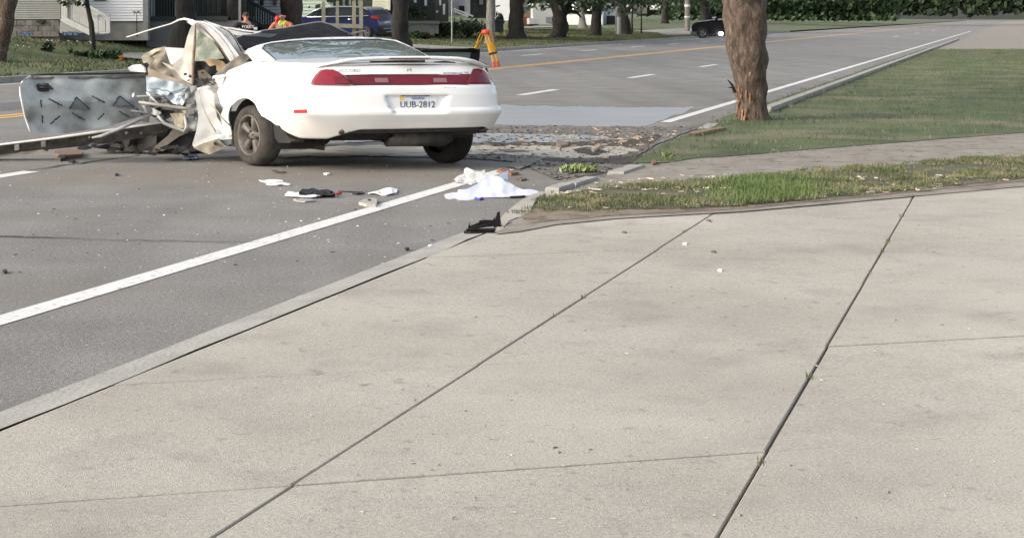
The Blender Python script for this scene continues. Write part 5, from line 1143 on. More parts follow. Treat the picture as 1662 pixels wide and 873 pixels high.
# garden hook plant
hk = empty('garden_stake', tuple(ray(222, 58, 50)), 'thin dead-headed plant stake in front of the white house corner', 'plant')
mb = MB(); mb.tube([ray(222.5, 60, 50), ray(222, 40, 50), ray(222, 20, 50)], [.02, .014, .01], 6); mb.build('stem', BARK, hk)
mb = MB()
for dx, dy in ((-7, 4), (-5, 9), (7, 3), (6, 8), (-8, 0), (4, -2)): mb.tube([ray(222, 21, 50), ray(222+dx*.5, 19+dy*.2, 50), ray(222+dx, 20+dy*.6, 50)], [.008, .014, .005], 5)
mb.build('drooping_leaves', mat('dry_green', (.06, .07, .05), .8), hk)

# thin sign pole, utility pole, wheelie bin, stakes
sp_ = empty('sign_pole', tuple(ray(733.5, 70, 82)), 'thin grey metal pole on the verge right of the planter wall', 'pole')
mb = MB(); a = ray(733.5, 70, 82); a.z = base_z(a)-.1; mb.tube([a, ray(733.5, 10, 82), ray(733.5, -40, 82)], [.045, .045, .045], 8); mb.build('post', mat('galv_pole', (.24, .25, .23), .5, .4), sp_)
mb = MB(); mb.obox(ray(733.5, -40, 81.9), (.22, 0, 0), (0, .01, 0), (0, 0, .3)); mb.build('sign_plate', mat('sign_back', (.4, .4, .4), .5), sp_)
up_ = empty('utility_pole', tuple(ray(1115.5, 48, 145)), 'grey utility pole with pale bands beyond the corner', 'pole')
mb = MB(); a = ray(1115.5, 49, 145); mb.tube([a-Vector((0, 0, .3)), ray(1115.5, -40, 145)], [.24, .22], 12); mb.build('shaft', BARK3, up_)
mb = MB(); 
for y0, y1 in ((8, 11.5), (27, 29)): mb.tube([ray(1115.5, y1, 145), ray(1115.5, y0, 145)], [.26, .26], 12)
mb.build('bands', WT, up_)['kind'] = 'stuff'
p2 = empty('utility_pole', tuple(ray(1003, 54, 122)), 'slim grey pole with a pale lower sleeve, left of the corner trunk', 'pole')
mb = MB(); mb.tube([ray(1003, 58, 120), ray(1003, -40, 120)], [.20, .18], 12); mb.build('shaft', BARK3, p2)
mb = MB(); mb.tube([ray(1004.5, 57, 119.8), ray(1004.5, 28, 119.8)], [.14, .14], 12); mb.build('sleeve', mat('pale_sleeve', (.34, .35, .34), .7), p2)
bn = empty('wheelie_bin', tuple(ray(811, 53, 100)), 'grey wheelie bin under the round bush beside the white house', 'bin')
bxp('body', 804, 817, 34, 53, 100, .6, mat('bin_grey', (.08, .09, .09), .6), bn); bxp('lid', 803, 818, 32, 34.6, 99.9, .75, mat('bin_lid', (.13, .14, .14), .6), bn)
sf = shrub('sunflower', 823, 42, 103, .35, .3, 'yellow and orange flower cluster right of the grey bin', 'plant', mat('yellow_petal', (.45, .30, .08), .7), 160, .05, 90, zc=1.05)
WD = mat('pale_timber', (.36, .34, .24), .8, col2=(.30, .28, .19), scale=6)
bar_ = empty('timber_barricade', tuple(ray(556, 62, 58)), 'pale timber post-and-rail stakes standing in front of the blue car', 'barrier')
bar_.location.z = .14
for x, yt, yb, w_ in ((525, 3, 80, 6), (547.5, 2, 44, 5), (574.5, 1, 84, 6), (586, 1, 84, 6)):
    a, b = ray(x, yb, 58), ray(x, yt, 58); hw = w_/2*58/F; mb = MB(); mb.box((a.x-hw, 58, a.z), (a.x+hw, 58.1, b.z-.03)); mb.box((a.x-hw*.8, 58.01, b.z-.03), (a.x+hw*.8, 58.09, b.z)); mb.build('post', WD, bar_)
mb = MB(); mb.bar(ray(520, 41, 57.93), ray(589, 43.5, 57.93), .10, .15); mb.build('rail', WD, bar_)
mb = MB(); mb.bar(ray(560, 57, 57.93), ray(592, 50, 57.93), .04, .05); mb.build('brace', WD, bar_)

# survey tripod
YEL = mat('yellow_leg', (.62, .33, .03), .5); ORR = mat('orange_red', (.62, .07, .025), .5)
tr = empty('survey_tripod', tuple(ray(788, 100, 52)), 'yellow survey tripod with a red-orange head standing on the road', 'tripod')
mb = MB(); c = ray(788.5, 50, 52); mb.tube([c-Vector((0, 0, .12)), c-Vector((0, 0, .08)), c+Vector((0, 0, .0)), c+Vector((0, 0, .03))], [.11, .15, .14, .10], 12); mb.build('head', ORR, tr, True)
for a, b, D2 in (((782.5, 55), (768, 90), 52.6), ((789, 56), (800, 98), 51.6), ((795, 54), (806, 95), 52.3)):
    top = ray(a[0], a[1], 52); D3 = D2; bot = ray(b[0], b[1], D3); bot2 = bot.copy(); 
    d = (bot-top); dn = d.normalized(); s_ = Vector((.045, 0, 0))
    lg = empty('leg', tuple(top)); par(lg, tr)
    if abs(top.x-bot.x) >= 0:
        for sg in (-1, 1): mb = MB(); mb.bar(top+s_*sg*1.1, top+d*.72+s_*sg*.8, .032, .03); o = mb.build('rail', YEL); o.parent = lg; o.matrix_parent_inverse = Matrix.Translation(-Vector(lg.location))
        tfoot = H/(H-(top+d*1.0).z)
        foot = top+dn*((top.z)/(-dn.z)) if dn.z < 0 else bot
        mb = MB(); mb.bar(top+d*.35, foot, .055, .05); o = mb.build('lower_leg', YEL); o.parent = lg; o.matrix_parent_inverse = Matrix.Translation(-Vector(lg.location))
        mb = MB(); mb.bar(top+d*.74, top+d*.80, .12, .09); o = mb.build('clamp', BLACK); o.parent = lg; o.matrix_parent_inverse = Matrix.Translation(-Vector(lg.location))
        mb = MB(); mb.bar(foot.lerp(top, .16), foot, .075, .06); o = mb.build('shoe', ORR); o.parent = lg; o.matrix_parent_inverse = Matrix.Translation(-Vector(lg.location))

# ------------------------------------------------------------------ VEHICLES BEHIND
def disc_wheel(parent, c, ax, r, wd, m_t, m_r):
    """wheel with tyre, rim and spokes; c outer face centre, ax unit axle vector pointing inwards"""
    c, ax = Vector(c), Vector(ax).normalized(); e1 = Vector((0, 0, 1)); e2 = ax.cross(e1).normalized()
    w_ = empty('wheel', tuple(c)); par(w_, parent)
    def ring(prof, seg, name, m):
        V = [c+ax*x+(e1*math.sin(2*math.pi*k/seg)+e2*math.cos(2*math.pi*k/seg))*rr for rr, x in prof for k in range(seg)]; n = len(prof)
        o = mesh(name, V, [(i*seg+k, i*seg+(k+1) % seg, (i+1)*seg+(k+1) % seg, (i+1)*seg+k) for i in range(n-1) for k in range(seg)], m, None, True)
        o.parent = w_; o.matrix_parent_inverse = Matrix.Translation(-c); return o
    ring([(r*.66, 0), (r*.72, -.01), (r*.95, 0), (r, .04), (r, wd-.04), (r*.9, wd), (.01, wd)], 26, 'tyre', m_t)
    ring([(.01, .03), (r*.15, .02), (r*.2, .06), (r*.58, .07), (r*.62, .01), (r*.68, .005)], 24, 'rim', m_r)
    mb = MB()
    for s in range(5):
        a = 2*math.pi*s/5; d = e1*math.sin(a)+e2*math.cos(a); t_ = ax.cross(d); mb.obox(c+d*r*.38+ax*.03, d*r*.27, t_*r*.08, ax*.02)
    o = mb.build('spokes', m_r); o.parent = w_; o.matrix_parent_inverse = Matrix.Translation(-c); o['kind'] = 'stuff'
BLUEP = mat('blue_paint', (.006, .012, .055), .3, .1, col2=(.012, .025, .10), scale=1.2, coat=.5); CARB = mat('car_black', (.004, .004, .005), .5, coat=.06, spec=.2)
TYR = mat('tyre_black', (.012, .012, .012), .85); ALU = mat('alloy', (.05, .05, .055), .5, .3); CHM = mat('chrome_trim', (.62, .64, .66), .2, .8)
sv = empty('parked_car', (ray(560, 60, 80).x, 81, base_z(ray(560, 60, 80))), 'dark blue crossover parked on the far driveway behind the timber stakes', 'car')
SB_ = (1.05, 1.55, 0); sm_ = lambda off=0.: (lambda x, y: ray(x, y, 80+off))
patch('body', [(478, 57), (477, 42), (480, 34), (487, 30), (495, 27.5), (520, 27), (560, 26.5), (592, 25), (606, 24), (612, 29), (614.5, 40), (614, 52), (610, 57)], sm_(), BLUEP, sv, back=SB_, maxe=20)
patch('cabin', [(496, 27), (506, 21), (518, 15.5), (530, 12.2), (550, 11), (575, 11), (590, 12.5), (598, 17), (606, 24.5), (592, 26), (540, 27)], sm_(.10), BLUEP, sv, back=(.95, 1.4, 0), maxe=20)
patch('side_window', [(500, 26), (509, 20.5), (521, 15.8), (531, 14.6), (548, 14), (548, 25.5)], sm_(.06), mat('cabin_glass', (.02, .028, .03), .1, spec=.9, coat=1), sv, back=(0, .02, 0))
patch('side_window', [(550.5, 14), (573, 14), (573, 25), (550.5, 25.4)], sm_(.06), MATS['cabin_glass'], sv, back=(0, .02, 0))
patch('side_window', [(575.5, 14), (588, 15.5), (594, 20), (597, 24), (575.5, 24.8)], sm_(.06), MATS['cabin_glass'], sv, back=(0, .02, 0))
for pts in ([(506, 19.5), (519, 14.6), (531, 12.4), (550, 11.4), (575, 11.4), (589, 13), (596, 17)], [(498, 28.2), (540, 27.6), (575, 27), (598, 26)]):
    mb = MB(); mb.tube([ray(x, y, 79.95) for x, y in pts], .035, 5); mb.build('chrome_strip', CHM, sv, True)
for x in (526, 569): mb = MB(); mb.tube([ray(x-4, 32, 79.93), ray(x+4, 31.8, 79.93)], .03, 5); mb.build('door_handle', CHM, sv, True)
re_ = lambda x, y, dd=-.04: ray(x, y, 80+(x-613)/32*1.55+dd)
patch('hatch_glass', [(604, 18), (620, 16), (632, 20), (636, 26), (618, 27), (609, 24)], lambda x, y: ray(x, y, 80.0+(x-600)/36*1.45-.1), MATS['cabin_glass'], sv, back=(.0, .03, 0))
patch('tail_light', [(601, 26.5), (612, 26), (619, 31), (612, 31.5), (602, 30)], lambda x, y: ray(x, y, 79.93 if x < 612.5 else 80.05), mat('tail_red', (.35, .02, .02), .25, coat=1), sv, back=(0, .06, 0))
patch('tailgate', [(616, 28), (638, 27), (640, 40), (618, 43)], re_, BLUEP, sv, back=(0, .04, 0))
patch('number_plate', [(624, 35.5), (633, 35), (633, 40), (624, 40.5)], lambda x, y: re_(x, y, -.08), PLT, sv, back=(0, .02, 0))
patch('bumper', [(613, 45), (640, 43), (640, 54), (614, 57)], lambda x, y: re_(x, y, -.07), CARB, sv, back=(0, .08, 0))
mb = MB(); mb.tube([re_(622, 47.5, -.1), re_(639, 46, -.1)], .03, 5); mb.build('bumper_strip', CHM, sv)
mb = MB(); mb.tube([re_(627, 52.5, -.1), re_(637, 51.5, -.1)], .03, 5); mb.build('bumper_strip', CHM, sv)
disc_wheel(sv, ray(503, 54, 79.95), SB_, .34, .24, TYR, ALU); disc_wheel(sv, ray(593, 54, 79.95), SB_, .34, .24, TYR, ALU)

tk = empty('pickup_truck', (ray(1175, 60, 126).x, 127, 0), 'black pickup truck passing on the far road, half hidden by the damaged tree', 'truck')
TB = (.5, 1.9, 0); tm = lambda off=0.: (lambda x, y: ray(x, y, 125+off)); 
patch('body', [(1124, 56), (1122.5, 50), (1122.5, 43), (1125, 39), (1131, 36.6), (1146, 34.8), (1158, 33.6), (1238, 33.5), (1240, 56)], tm(), CARB, tk, back=TB, maxe=20)
patch('cab', [(1151, 35), (1155, 28), (1160, 26), (1169, 25), (1175, 19), (1184, 18.5), (1206, 18.5), (1212, 22), (1214, 34)], tm(.15), CARB, tk, back=(.4, 1.6, 0), maxe=20)
patch('side_window', [(1173, 32.5), (1179, 22), (1192, 21.5), (1192, 32.5)], tm(.10), MATS['cabin_glass'], tk, back=(0, .03, 0)); patch('side_window', [(1195, 32.5), (1195, 21.5), (1206, 21.5), (1209, 32.5)], tm(.10), MATS['cabin_glass'], tk, back=(0, .03, 0))
mb = MB(); mb.tube([ray(1133, 35.8, 124.9), ray(1146, 34.2, 124.9), ray(1157, 32.6, 124.9)], .035, 5); mb.build('bonnet_edge', CHM, tk)
for x0, y0, x1, y1 in ((1156, 29.5, 1162, 28.8), (1165, 32.3, 1174, 31.8), (1157, 33.2, 1160, 31.5)): mb = MB(); mb.tube([ray(x0, y0, 124.8), ray(x1, y1, 124.8)], .06, 6); mb.build('cab_highlight', CHM, tk)  # bright bars put in for the white highlights on the cab
disc_wheel(tk, ray(1140, 54, 124.9), TB, .42, .3, TYR, mat('steel_rim', (.12, .12, .12), .4, .6)); disc_wheel(tk, ray(1222, 54, 124.9), TB, .42, .3, TYR, MATS['steel_rim'])
patch('front_bumper', [(1121.5, 56.5), (1121.5, 52), (1131, 52), (1130, 57)], tm(-.08), mat('bumper_grey', (.10, .10, .10), .4, .4), tk, back=(0, .3, 0))
patch('running_board', [(1150, 57), (1150, 59.5), (1212, 59.5), (1212, 57)], tm(.0), CARB, tk, back=(0, .3, 0))
hl = empty('lamp', tuple(ray(1170, 55.3, 124.7))); par(hl, tk)
V = []; c = ray(1170, 55.3, 124.6)
bm = bmesh.new(); bmesh.ops.create_uvsphere(bm, u_segments=16, v_segments=8, radius=1)
for v in bm.verts: v.co = Vector((v.co.x*.20, v.co.y*.10, v.co.z*.15))+c
o = bmobj('lamp_lens', bm, mat('lit_lamp', (1, 1, 1), .3, emit=(.86, .82, 1), estr=9), None, True); o.parent = hl; o.matrix_parent_inverse = Matrix.Translation(-Vector(hl.location))

# ------------------------------------------------------------------ PEOPLE
SKIN = mat('skin', (.42, .21, .14), .6); HAIR = mat('dark_hair', (.03, .02, .015), .8); NAVY = mat('navy_uniform', (.008, .009, .014), .85)
def skinned(name, verts, edges, radii, m, parent, root=0, sub=2):
    me = bpy.data.meshes.new(name); me.from_pydata([tuple(v) for v in verts], edges, []); me.materials.append(m)
    o = bpy.data.objects.new(name, me); COL.objects.link(o)
    md = o.modifiers.new('skin', 'SKIN'); md.use_smooth_shade = True; md.branch_smoothing = .4
    if not me.skin_vertices: bpy.context.view_layer.update()
    for i, r in enumerate(radii): 
        r = r if hasattr(r, '__len__') else (r, r); me.skin_vertices[0].data[i].radius = r; me.skin_vertices[0].data[i].use_root = (i == root)
    s_ = o.modifiers.new('sub', 'SUBSURF'); s_.levels = sub; s_.render_levels = sub
    return par(o, parent)
def person(px, D, label, look, shirt, trousers, arms, lean=(0, 0), hscale=1.0, sw=.25):
    """arms: two lists of (elbow, wrist) offsets from the chest base in (right, forward, up) of the look direction"""
    g = ray(px, HY, D); base = Vector((g.x, D, 0)); a = look; rt_ = Vector((math.cos(a), math.sin(a), 0)); fw = Vector((-math.sin(a), math.cos(a), 0))
    def L(x, y, z): return base+rt_*x+fw*y+Vector((0, 0, z*hscale))
    e = empty('person', tuple(base), label, 'person')
    lx, ly = lean
    V = [L(0, 0, .95), L(lx*.4, ly*.4, 1.12), L(lx*.8, ly*.8, 1.30), L(lx, ly, 1.43), L(lx, ly+.01, 1.52), L(lx, ly+.03, 1.60), L(lx, ly+.02, 1.68)]
    E = [(0, 1), (1, 2), (2, 3), (3, 4), (4, 5), (5, 6)]; Rd = [(.17, .13), (.155, .115), (.19, .125), (.11, .09), .055, (.078, .095), (.070, .085)]
    for s_, sg in ((0, -1), (1, 1)):
        k = len(V); V += [L(sg*.10, 0, .88), L(sg*.12, .02, .50), L(sg*.13, -.02, .09), L(sg*.14, .14, .05)]; E += [(0, k), (k, k+1), (k+1, k+2), (k+2, k+3)]; Rd += [.105, .07, .045, .04]
        k = len(V); el, wr = arms[s_]; V += [L(lx+sg*sw, ly, 1.40), L(*el), L(*wr)]; E += [(3, k), (k, k+1), (k+1, k+2)]; Rd += [.065, .045, .03]
        hd = (Vector(wr)-Vector(el)).normalized(); w3 = Vector(wr); pl = w3+hd*.07; V += [L(*pl)]; E += [(k+2, k+3)]; Rd += [(.038, .02)]
        sd_ = Vector((1, 0, 0)) if abs(hd.x) < .8 else Vector((0, 0, 1))
        for f_, ln_ in ((-1.5, .06), (-.5, .075), (.5, .07), (1.5, .055)):
            q = len(V); V += [L(*(pl+sd_*f_*.019+hd*.02)), L(*(pl+sd_*f_*.021+hd*(.02+ln_*.6))), L(*(pl+sd_*f_*.021+hd*(.015+ln_)+Vector((0, 0, -.018))))]; E += [(k+3, q), (q, q+1), (q+1, q+2)]; Rd += [.010, .009, .008]
        q = len(V); V += [L(*(w3+hd*.03+sd_*sg*-.045)), L(*(w3+hd*.065+sd_*sg*-.065))]; E += [(k+3, q), (q, q+1)]; Rd += [.012, .010]
    skinned('body', V, E, Rd, SKIN, e)
    # face: eyes, nose, mouth, ears on the head
    mb = MB(); mb.obox(L(lx, ly+.135, 1.625), rt_*.012, fw*.018, Vector((0, .0, .022))); mb.build('nose', SKIN, e, True)
    for sg in (-1, 1):
        mb = MB(); mb.tube([L(lx+sg*.086, ly+.02, 1.60), L(lx+sg*.092, ly+.015, 1.63), L(lx+sg*.086, ly+.02, 1.655)], [.012, .018, .014], 6); mb.build('ear', SKIN, e, True)
        mb = MB(); mb.tube([L(lx+sg*.033, ly+.112, 1.65), L(lx+sg*.033, ly+.122, 1.65)], .011, 8); mb.build('eye', HAIR, e)
    mb = MB(); mb.tube([L(lx-.025, ly+.122, 1.575), L(lx+.025, ly+.122, 1.575)], .007, 6); mb.build('mouth', mat('lip', (.28, .09, .07), .6), e)
    # clothes as slightly larger skins ending at wrists, neck and ankles
    i3 = [L(0, 0, .93), L(lx*.4, ly*.4, 1.12), L(lx*.8, ly*.8, 1.30), L(lx, ly, 1.44)]; V = i3[:]; E = [(0, 1), (1, 2), (2, 3)]; Rd = [(.19, .15), (.175, .135), (.215, .15), (.135, .11)]
    for s_, sg in ((0, -1), (1, 1)):
        k = len(V); el, wr = arms[s_]; V += [L(lx+sg*sw, ly, 1.40), L(*el), L(*(Vector(el).lerp(Vector(wr), shirt[2])))]; E += [(3, k), (k, k+1), (k+1, k+2)]; Rd += [.088, .060, .046]
    skinned(shirt[0], V, E, Rd, shirt[1], e)
    V = [L(0, 0, .98), L(0, 0, .90)]; E = [(0, 1)]; Rd = [(.18, .14), (.19, .15)]
    for sg in (-1, 1): k = len(V); V += [L(sg*.10, 0, .85), L(sg*.12, .02, .50), L(sg*.13, -.02, .12)]; E += [(1, k), (k, k+1), (k+1, k+2)]; Rd += [.12, .085, .07]
    skinned('trousers', V, E, Rd, trousers, e)
    for sg in (-1, 1): mb = MB(); mb.tube([L(sg*.135, -.07, .05), L(sg*.135, 0, .07), L(sg*.14, .10, .055), L(sg*.14, .19, .035)], [.045, .055, .05, .03], 8); mb.build('shoe', HAIR, e, True)
    return e, L
o1, L1 = person(396, 44, 'police officer in black uniform facing away, right of the slim brown trunk', .55, ('shirt', NAVY, .35), NAVY,
                (((-.36, .05, 1.16), (-.25, .22, 1.02)), ((.38, .08, 1.18), (.30, .28, 1.10))), lean=(.10, .06), hscale=1.0, sw=.29)
text_mesh('back_lettering', 'POLICE', .115, lambda x, y, z: L1(.06+x, -.115-z*.012-.02, 1.345+y), mat('letter_white', (.8, .8, .8), .7), o1)
V = []; 
bm = bmesh.new(); bmesh.ops.create_uvsphere(bm, u_segments=16, v_segments=10, radius=1); bmesh.ops.delete(bm, geom=[v for v in bm.verts if v.co.z < -.05 and v.co.y > -.3 or v.co.z < -.5], context='VERTS')
for v in bm.verts: v.co = L1(.10+v.co.x*.092, .075+v.co.y*.112, 1.665+v.co.z*.095)
bmobj('hair', bm, HAIR, o1, True)
mb = MB(); mb.obox(L1(.30, -.10, 1.30), (.05, 0, 0), (0, .02, 0), (0, 0, .035)); mb.build('shoulder_patch', mat('letter_white2', (.7, .7, .7), .7), o1)
o2, L2 = person(459, 46, 'bald person in a lime yellow vest holding a red object to the face', math.pi-.35, ('long_sleeved_shirt', mat('faded_red_sleeve', (.42, .12, .07), .85), .85), mat('trousers_dark', (.02, .02, .025), .8),
                (((-.34, .16, 1.14), (-.02, .26, 1.30)), ((.36, .16, 1.20), (.13, .22, 1.47))), lean=(0, .02), hscale=1.0, sw=.27)
V = [L2(0, 0, 1.05), L2(0, .01, 1.28), L2(0, .02, 1.42)]; skinned('vest', [L2(0, 0, 1.02), L2(0, .01, 1.20), L2(0, .015, 1.33), L2(0, .02, 1.43), L2(-.25, .02, 1.43), L2(.25, .02, 1.43)], [(0, 1), (1, 2), (2, 3), (3, 4), (3, 5)], [(.21, .165), (.20, .16), (.235, .165), (.16, .14), (.125, .12), (.125, .12)], mat('lime_vest', (.62, .85, .05), .7, emit=None), o2)
mb = MB(); mb.obox(L2(0, .19, 1.22), (.045, 0, 0), (0, .02, 0), (0, 0, .20)); mb.build('shirt_front', mat('pink_shirt', (.60, .42, .34), .8), o2)
mb = MB(); c = L2(.09, .20, 1.575); mb.tube([c+Vector((0, 0, -.11)), c+Vector((0, -.02, -.05)), c+Vector((0, -.03, .02)), c+Vector((0, 0, .07))], [.04, .065, .065, .035], 10); rdp = mb.build('loudhailer', mat('bright_red', (.62, .03, .04), .5), None, True)
tag(rdp, 'bright red handheld object in front of the bald person\'s face', 'device')

# ------------------------------------------------------------------ LITTER ON THE ROAD: things one can count
def heap(name, poly, m, label, cat, D0, D1, y0, y1, amp=.03, fr=.05, seed=0, maxe=6, backd=.25, smooth=True):
    """cloth-like heap: front edge on the ground, top leaning back; closed down to the ground behind"""
    def mp(px, py):
        s_ = min(1, max(0, (y1-py)/(y1-y0))); Dg = F*H/(py-HY)
        D = D0+(D1-D0)*s_; n_ = mn.noise(Vector((px*fr, py*fr*2, seed)))+.6*mn.noise(Vector((px*fr*2.6, py*fr*4, seed+5)))+.5*abs(mn.noise(Vector((px*fr*1.4-py*.12, py*.02, seed+9))))
        D = min(D+amp*n_*2, Dg-.002); return ray(px, py, D)
    o = patch(name, poly, mp, m, None, maxe=maxe, fn=lambda p: Vector((p.x, p.y+backd, .004)), smooth=smooth)
    return tag(o, label, cat)
heap('sheet', [(723, 322), (727, 317), (737, 313.5), (746, 313), (745, 307.5), (757, 307), (766, 303), (775, 298), (783, 290.5), (789, 286.5), (797, 285.2), (806, 286), (815, 290), (824, 295), (836, 302), (848, 307.5), (860, 307), (871, 309), (877, 312.5), (868, 316), (855, 318), (835, 319.5), (810, 320), (790, 320.5), (772, 323), (758, 325.5), (745, 325), (738, 322), (730, 324)],
     CLOTH, 'white crumpled sheet lying in a heap at the edge of the road', 'sheet', 14.15, 15.0, 285, 323, amp=.035, fr=.03)
wp_ = patch('sheet_corner', [(806, 286), (815, 282), (825, 277.5), (824, 292), (815, 290)], lambda x, y: ray(x, y, 14.75+(x-806)*.004), mat('bluish_cloth', (.60, .66, .82), .8), bpy.data.objects['sheet'], back=(0, .01, 0), maxe=8)
mb = MB(); mb.tube([G(x, y, .012) for x, y in ((771, 322.5), (778, 323.5), (784, 322))], .012, 5); mb.build('blue_hem', mat('blue_hem', (.05, .07, .35), .7), bpy.data.objects['sheet'])
mb = MB(); mb.tube([G(x, y, .010) for x, y in ((828, 320.5), (840, 320), (852, 319))], .012, 5); mb.build('dark_hem', mat('black_hem', (.02, .02, .025), .7), bpy.data.objects['sheet'])
heap('plastic_bag', [(738, 291), (742, 286), (750, 283), (757, 279), (754, 273.5), (758, 272), (768, 276.5), (780, 278), (787, 275), (788, 284), (795, 286), (786, 292), (775, 297), (765, 300), (748, 296.5), (740, 295)],
     mat('translucent_plastic', (.56, .53, .50), .35, col2=(.72, .72, .70), scale=14, bump=.6, bscale=30), 'crumpled translucent plastic bag behind the white sheet', 'bag', 15.4, 15.9, 273, 298, amp=.03, fr=.06, seed=3, maxe=6)
def paper(name, poly, label, m, cat='paper', z=.012, group=None, th=.008, lift=.02, seed=0):
    P = []
    def mp(px, py):
        g = G(px, py, z); g.z += lift*max(0, mn.noise(Vector((px*.08, py*.3, seed))))*1.5; return g
    o = patch(name, poly, mp, m, None, back=(0, 0, -th), maxe=12, smooth=False); return tag(o, label, cat, group)
PAP = mat('paper_white', (.72, .72, .71), .8)
paper('paper_sheet', [(420, 293), (438, 292.2), (458, 292.3), (460, 295), (448, 296.2), (430, 295.6)], 'white paper scrap, the farther of the two below the left rear wheel', PAP)
paper('paper_sheet', [(432, 299), (450, 297.5), (472, 298.2), (470, 299.8), (440, 300.2)], 'white paper scrap, the nearer of the two below the left rear wheel', PAP)
o = paper('paper_sheet', [(462, 316.5), (467, 310.5), (480, 312.5), (519, 314), (524, 317), (514, 319.3), (480, 318.5)], 'flat white board lying under the black cloth', PAP, cat='board', z=.02)
heap('cloth', [(485, 312), (490, 306.5), (500, 307), (508, 305), (518, 308.5), (530, 307), (540, 310), (544, 314), (538, 317), (525, 316.5), (512, 315), (498, 314)], mat('black_cloth', (.015, .016, .022), .85), 'small crumpled black cloth lying on the white board', 'cloth', 14.2, 14.35, 304, 316, amp=.02, fr=.12, seed=7, maxe=4, backd=.10)
mb = MB(); c = G(548, 314, .02); mb.tube([c-Vector((.035, 0, 0)), c, c+Vector((.04, .01, 0))], [.008, .018, .006], 6); tag(mb.build('red_scrap', mat('red_scrap', (.40, .05, .05), .6), smooth=True), 'small red scrap at the right end of the black cloth', 'scrap')
mb = MB(); mb.tube([G(550, 310.5, .01), G(565, 311.5, .01), G(590, 311.8, .012)], [.004, .006, .004], 5); tag(mb.build('twig', BARK), 'thin dark twig between the black cloth and the folded paper', 'twig')
mb = MB(); mb.tube([G(572, 314.5, .01), G(580, 314.8, .015), G(592, 314, .01)], [.006, .012, .006], 5); tag(mb.build('twig', BARK), 'short thick dark twig left of the folded paper', 'twig')
paper('paper_sheet', [(597, 313.5), (603, 312), (620, 311.5), (625, 306), (645, 307), (644, 312), (636, 315), (626, 316.5), (612, 315.5)], 'folded white paper to the left of the edge line', PAP, seed=4, lift=.04)
def flatobj(name, poly, h, m, label, cat):
    top = lambda x, y: G(x, y, h)
    o = patch(name, poly, lambda x, y: G(x, y, h), m, None, maxe=40, fn=lambda p: Vector((p.x, p.y, .003)), smooth=False); return tag(o, label, cat)
mi = flatobj('mirror_cover', [(582, 327.5), (590, 323.5), (602, 321), (611, 322), (612, 327), (610, 331.3), (595, 331)], .03, mat('beige_grey_plastic', (.36, .35, .30), .6), 'beige grey shield-shaped plastic piece beside the edge line', 'car part')
mb = MB(); mb.tube([G(597, 325, .034), G(602, 324.8, .036)], .01, 6); mb.build('slot', BLACK, mi)
flatobj('trim_piece', [(476, 323.5), (490, 321.5), (506, 323), (511, 325), (495, 326.5), (482, 325.5)], .015, mat('pale_trim', (.32, .31, .28), .7), 'curved pale trim piece in front of the white board', 'car part')
flatobj('trim_piece', [(442, 276.5), (446, 275.5), (454, 278.5), (464, 278), (462, 279.8), (450, 279.6)], .015, mat('dark_brown2', (.06, .05, .035), .8), 'small dark angled scrap in front of the left rear wheel', 'scrap')
flatobj('trim_piece', [(525, 281), (532, 280), (536, 281.5), (530, 282.8)], .015, PAP, 'tiny pale chip below the rear bumper', 'scrap')
# black bracket on the apron
BPL = mat('bracket_black', (.004, .004, .004), .5, spec=.25, col2=(.010, .010, .009), scale=20)
bk_ = empty('plastic_bracket', tuple(G(785, 375)), 'broken black plastic bracket standing at the pavement edge', 'car part')
zb0 = .02
patch('base', [(753, 375), (757, 372.5), (770, 371), (800, 370), (812, 371), (813, 375.5), (806, 377.5), (785, 377.5), (765, 376.8)], lambda x, y: G(x, y, .035), BPL, bk_, maxe=40, fn=lambda p: Vector((p.x, p.y, .015)), smooth=False)
patch('upright', [(800, 373), (803, 362), (805, 352), (807, 345), (810, 344), (811, 355), (812, 363), (814, 372), (811, 376.5), (803, 376.5)], lambda x, y: ray(x, y, 12.0), BPL, bk_, back=(.01, .05, 0), maxe=20, smooth=False)
patch('back_plate', [(778, 371), (778, 358), (790, 357), (800, 357.5), (804, 352), (804, 374), (778, 374)], lambda x, y: ray(x, y, 12.1), BPL, bk_, back=(0, .02, 0), maxe=20, smooth=False)
patch('side_fin', [(760, 374), (760, 369), (762, 361), (763, 367), (772, 364), (778, 361), (779, 374)], lambda x, y: ray(x, y, 12.08), BPL, bk_, back=(0, .03, 0), maxe=20, smooth=False)
mb = MB(); mb.tube([G(757, 374, .04), G(775, 373, .045), G(803, 374, .045)], .012, 5); mb.build('rib', BPL, bk_); mb = MB(); mb.tube([ray(765, 370, 12.02), ray(790, 366, 12.02)], .012, 5); mb.build('rib', BPL, bk_)
# light green leafy sprig, bark slabs, wood block, cloth by the sill
GL = mat('bright_leaf', (.15, .21, .06), .8, col2=(.30, .33, .15), scale=12)
V, Fc = crown_mesh(tuple(G(940, 281)+Vector((0, 0, .05))), .22, .12, .035, 420, .028, 95, zmin=.005); e = empty('leafy_sprig', tuple(G(940, 281)), 'light green leafy sprig lying on the dark mud', 'sprig'); mesh('leaves', V, Fc, GL, e, noclean=True)
mb = MB(); mb.tube([G(922, 283, .03), G(940, 280, .05), G(962, 279, .02)], [.006, .008, .004], 5); mb.build('stem', BARK, e)
V, Fc = crown_mesh(tuple(G(1081, 266)+Vector((0, 0, .08))), .10, .08, .03, 160, .03, 96, zmin=.02); e = empty('leafy_sprig', tuple(G(1081, 266)), 'tiny yellow green sprig at the near edge of the far grass bank', 'sprig'); mesh('leaves', V, Fc, GL, e, noclean=True)
WDB = mat('orange_wood', (.30, .19, .11), .8, col2=(.15, .10, .06), scale=14)
def slabp(poly, h, m, label, name='bark_slab'): return flatobj(name, poly, h, m, label, 'bark')
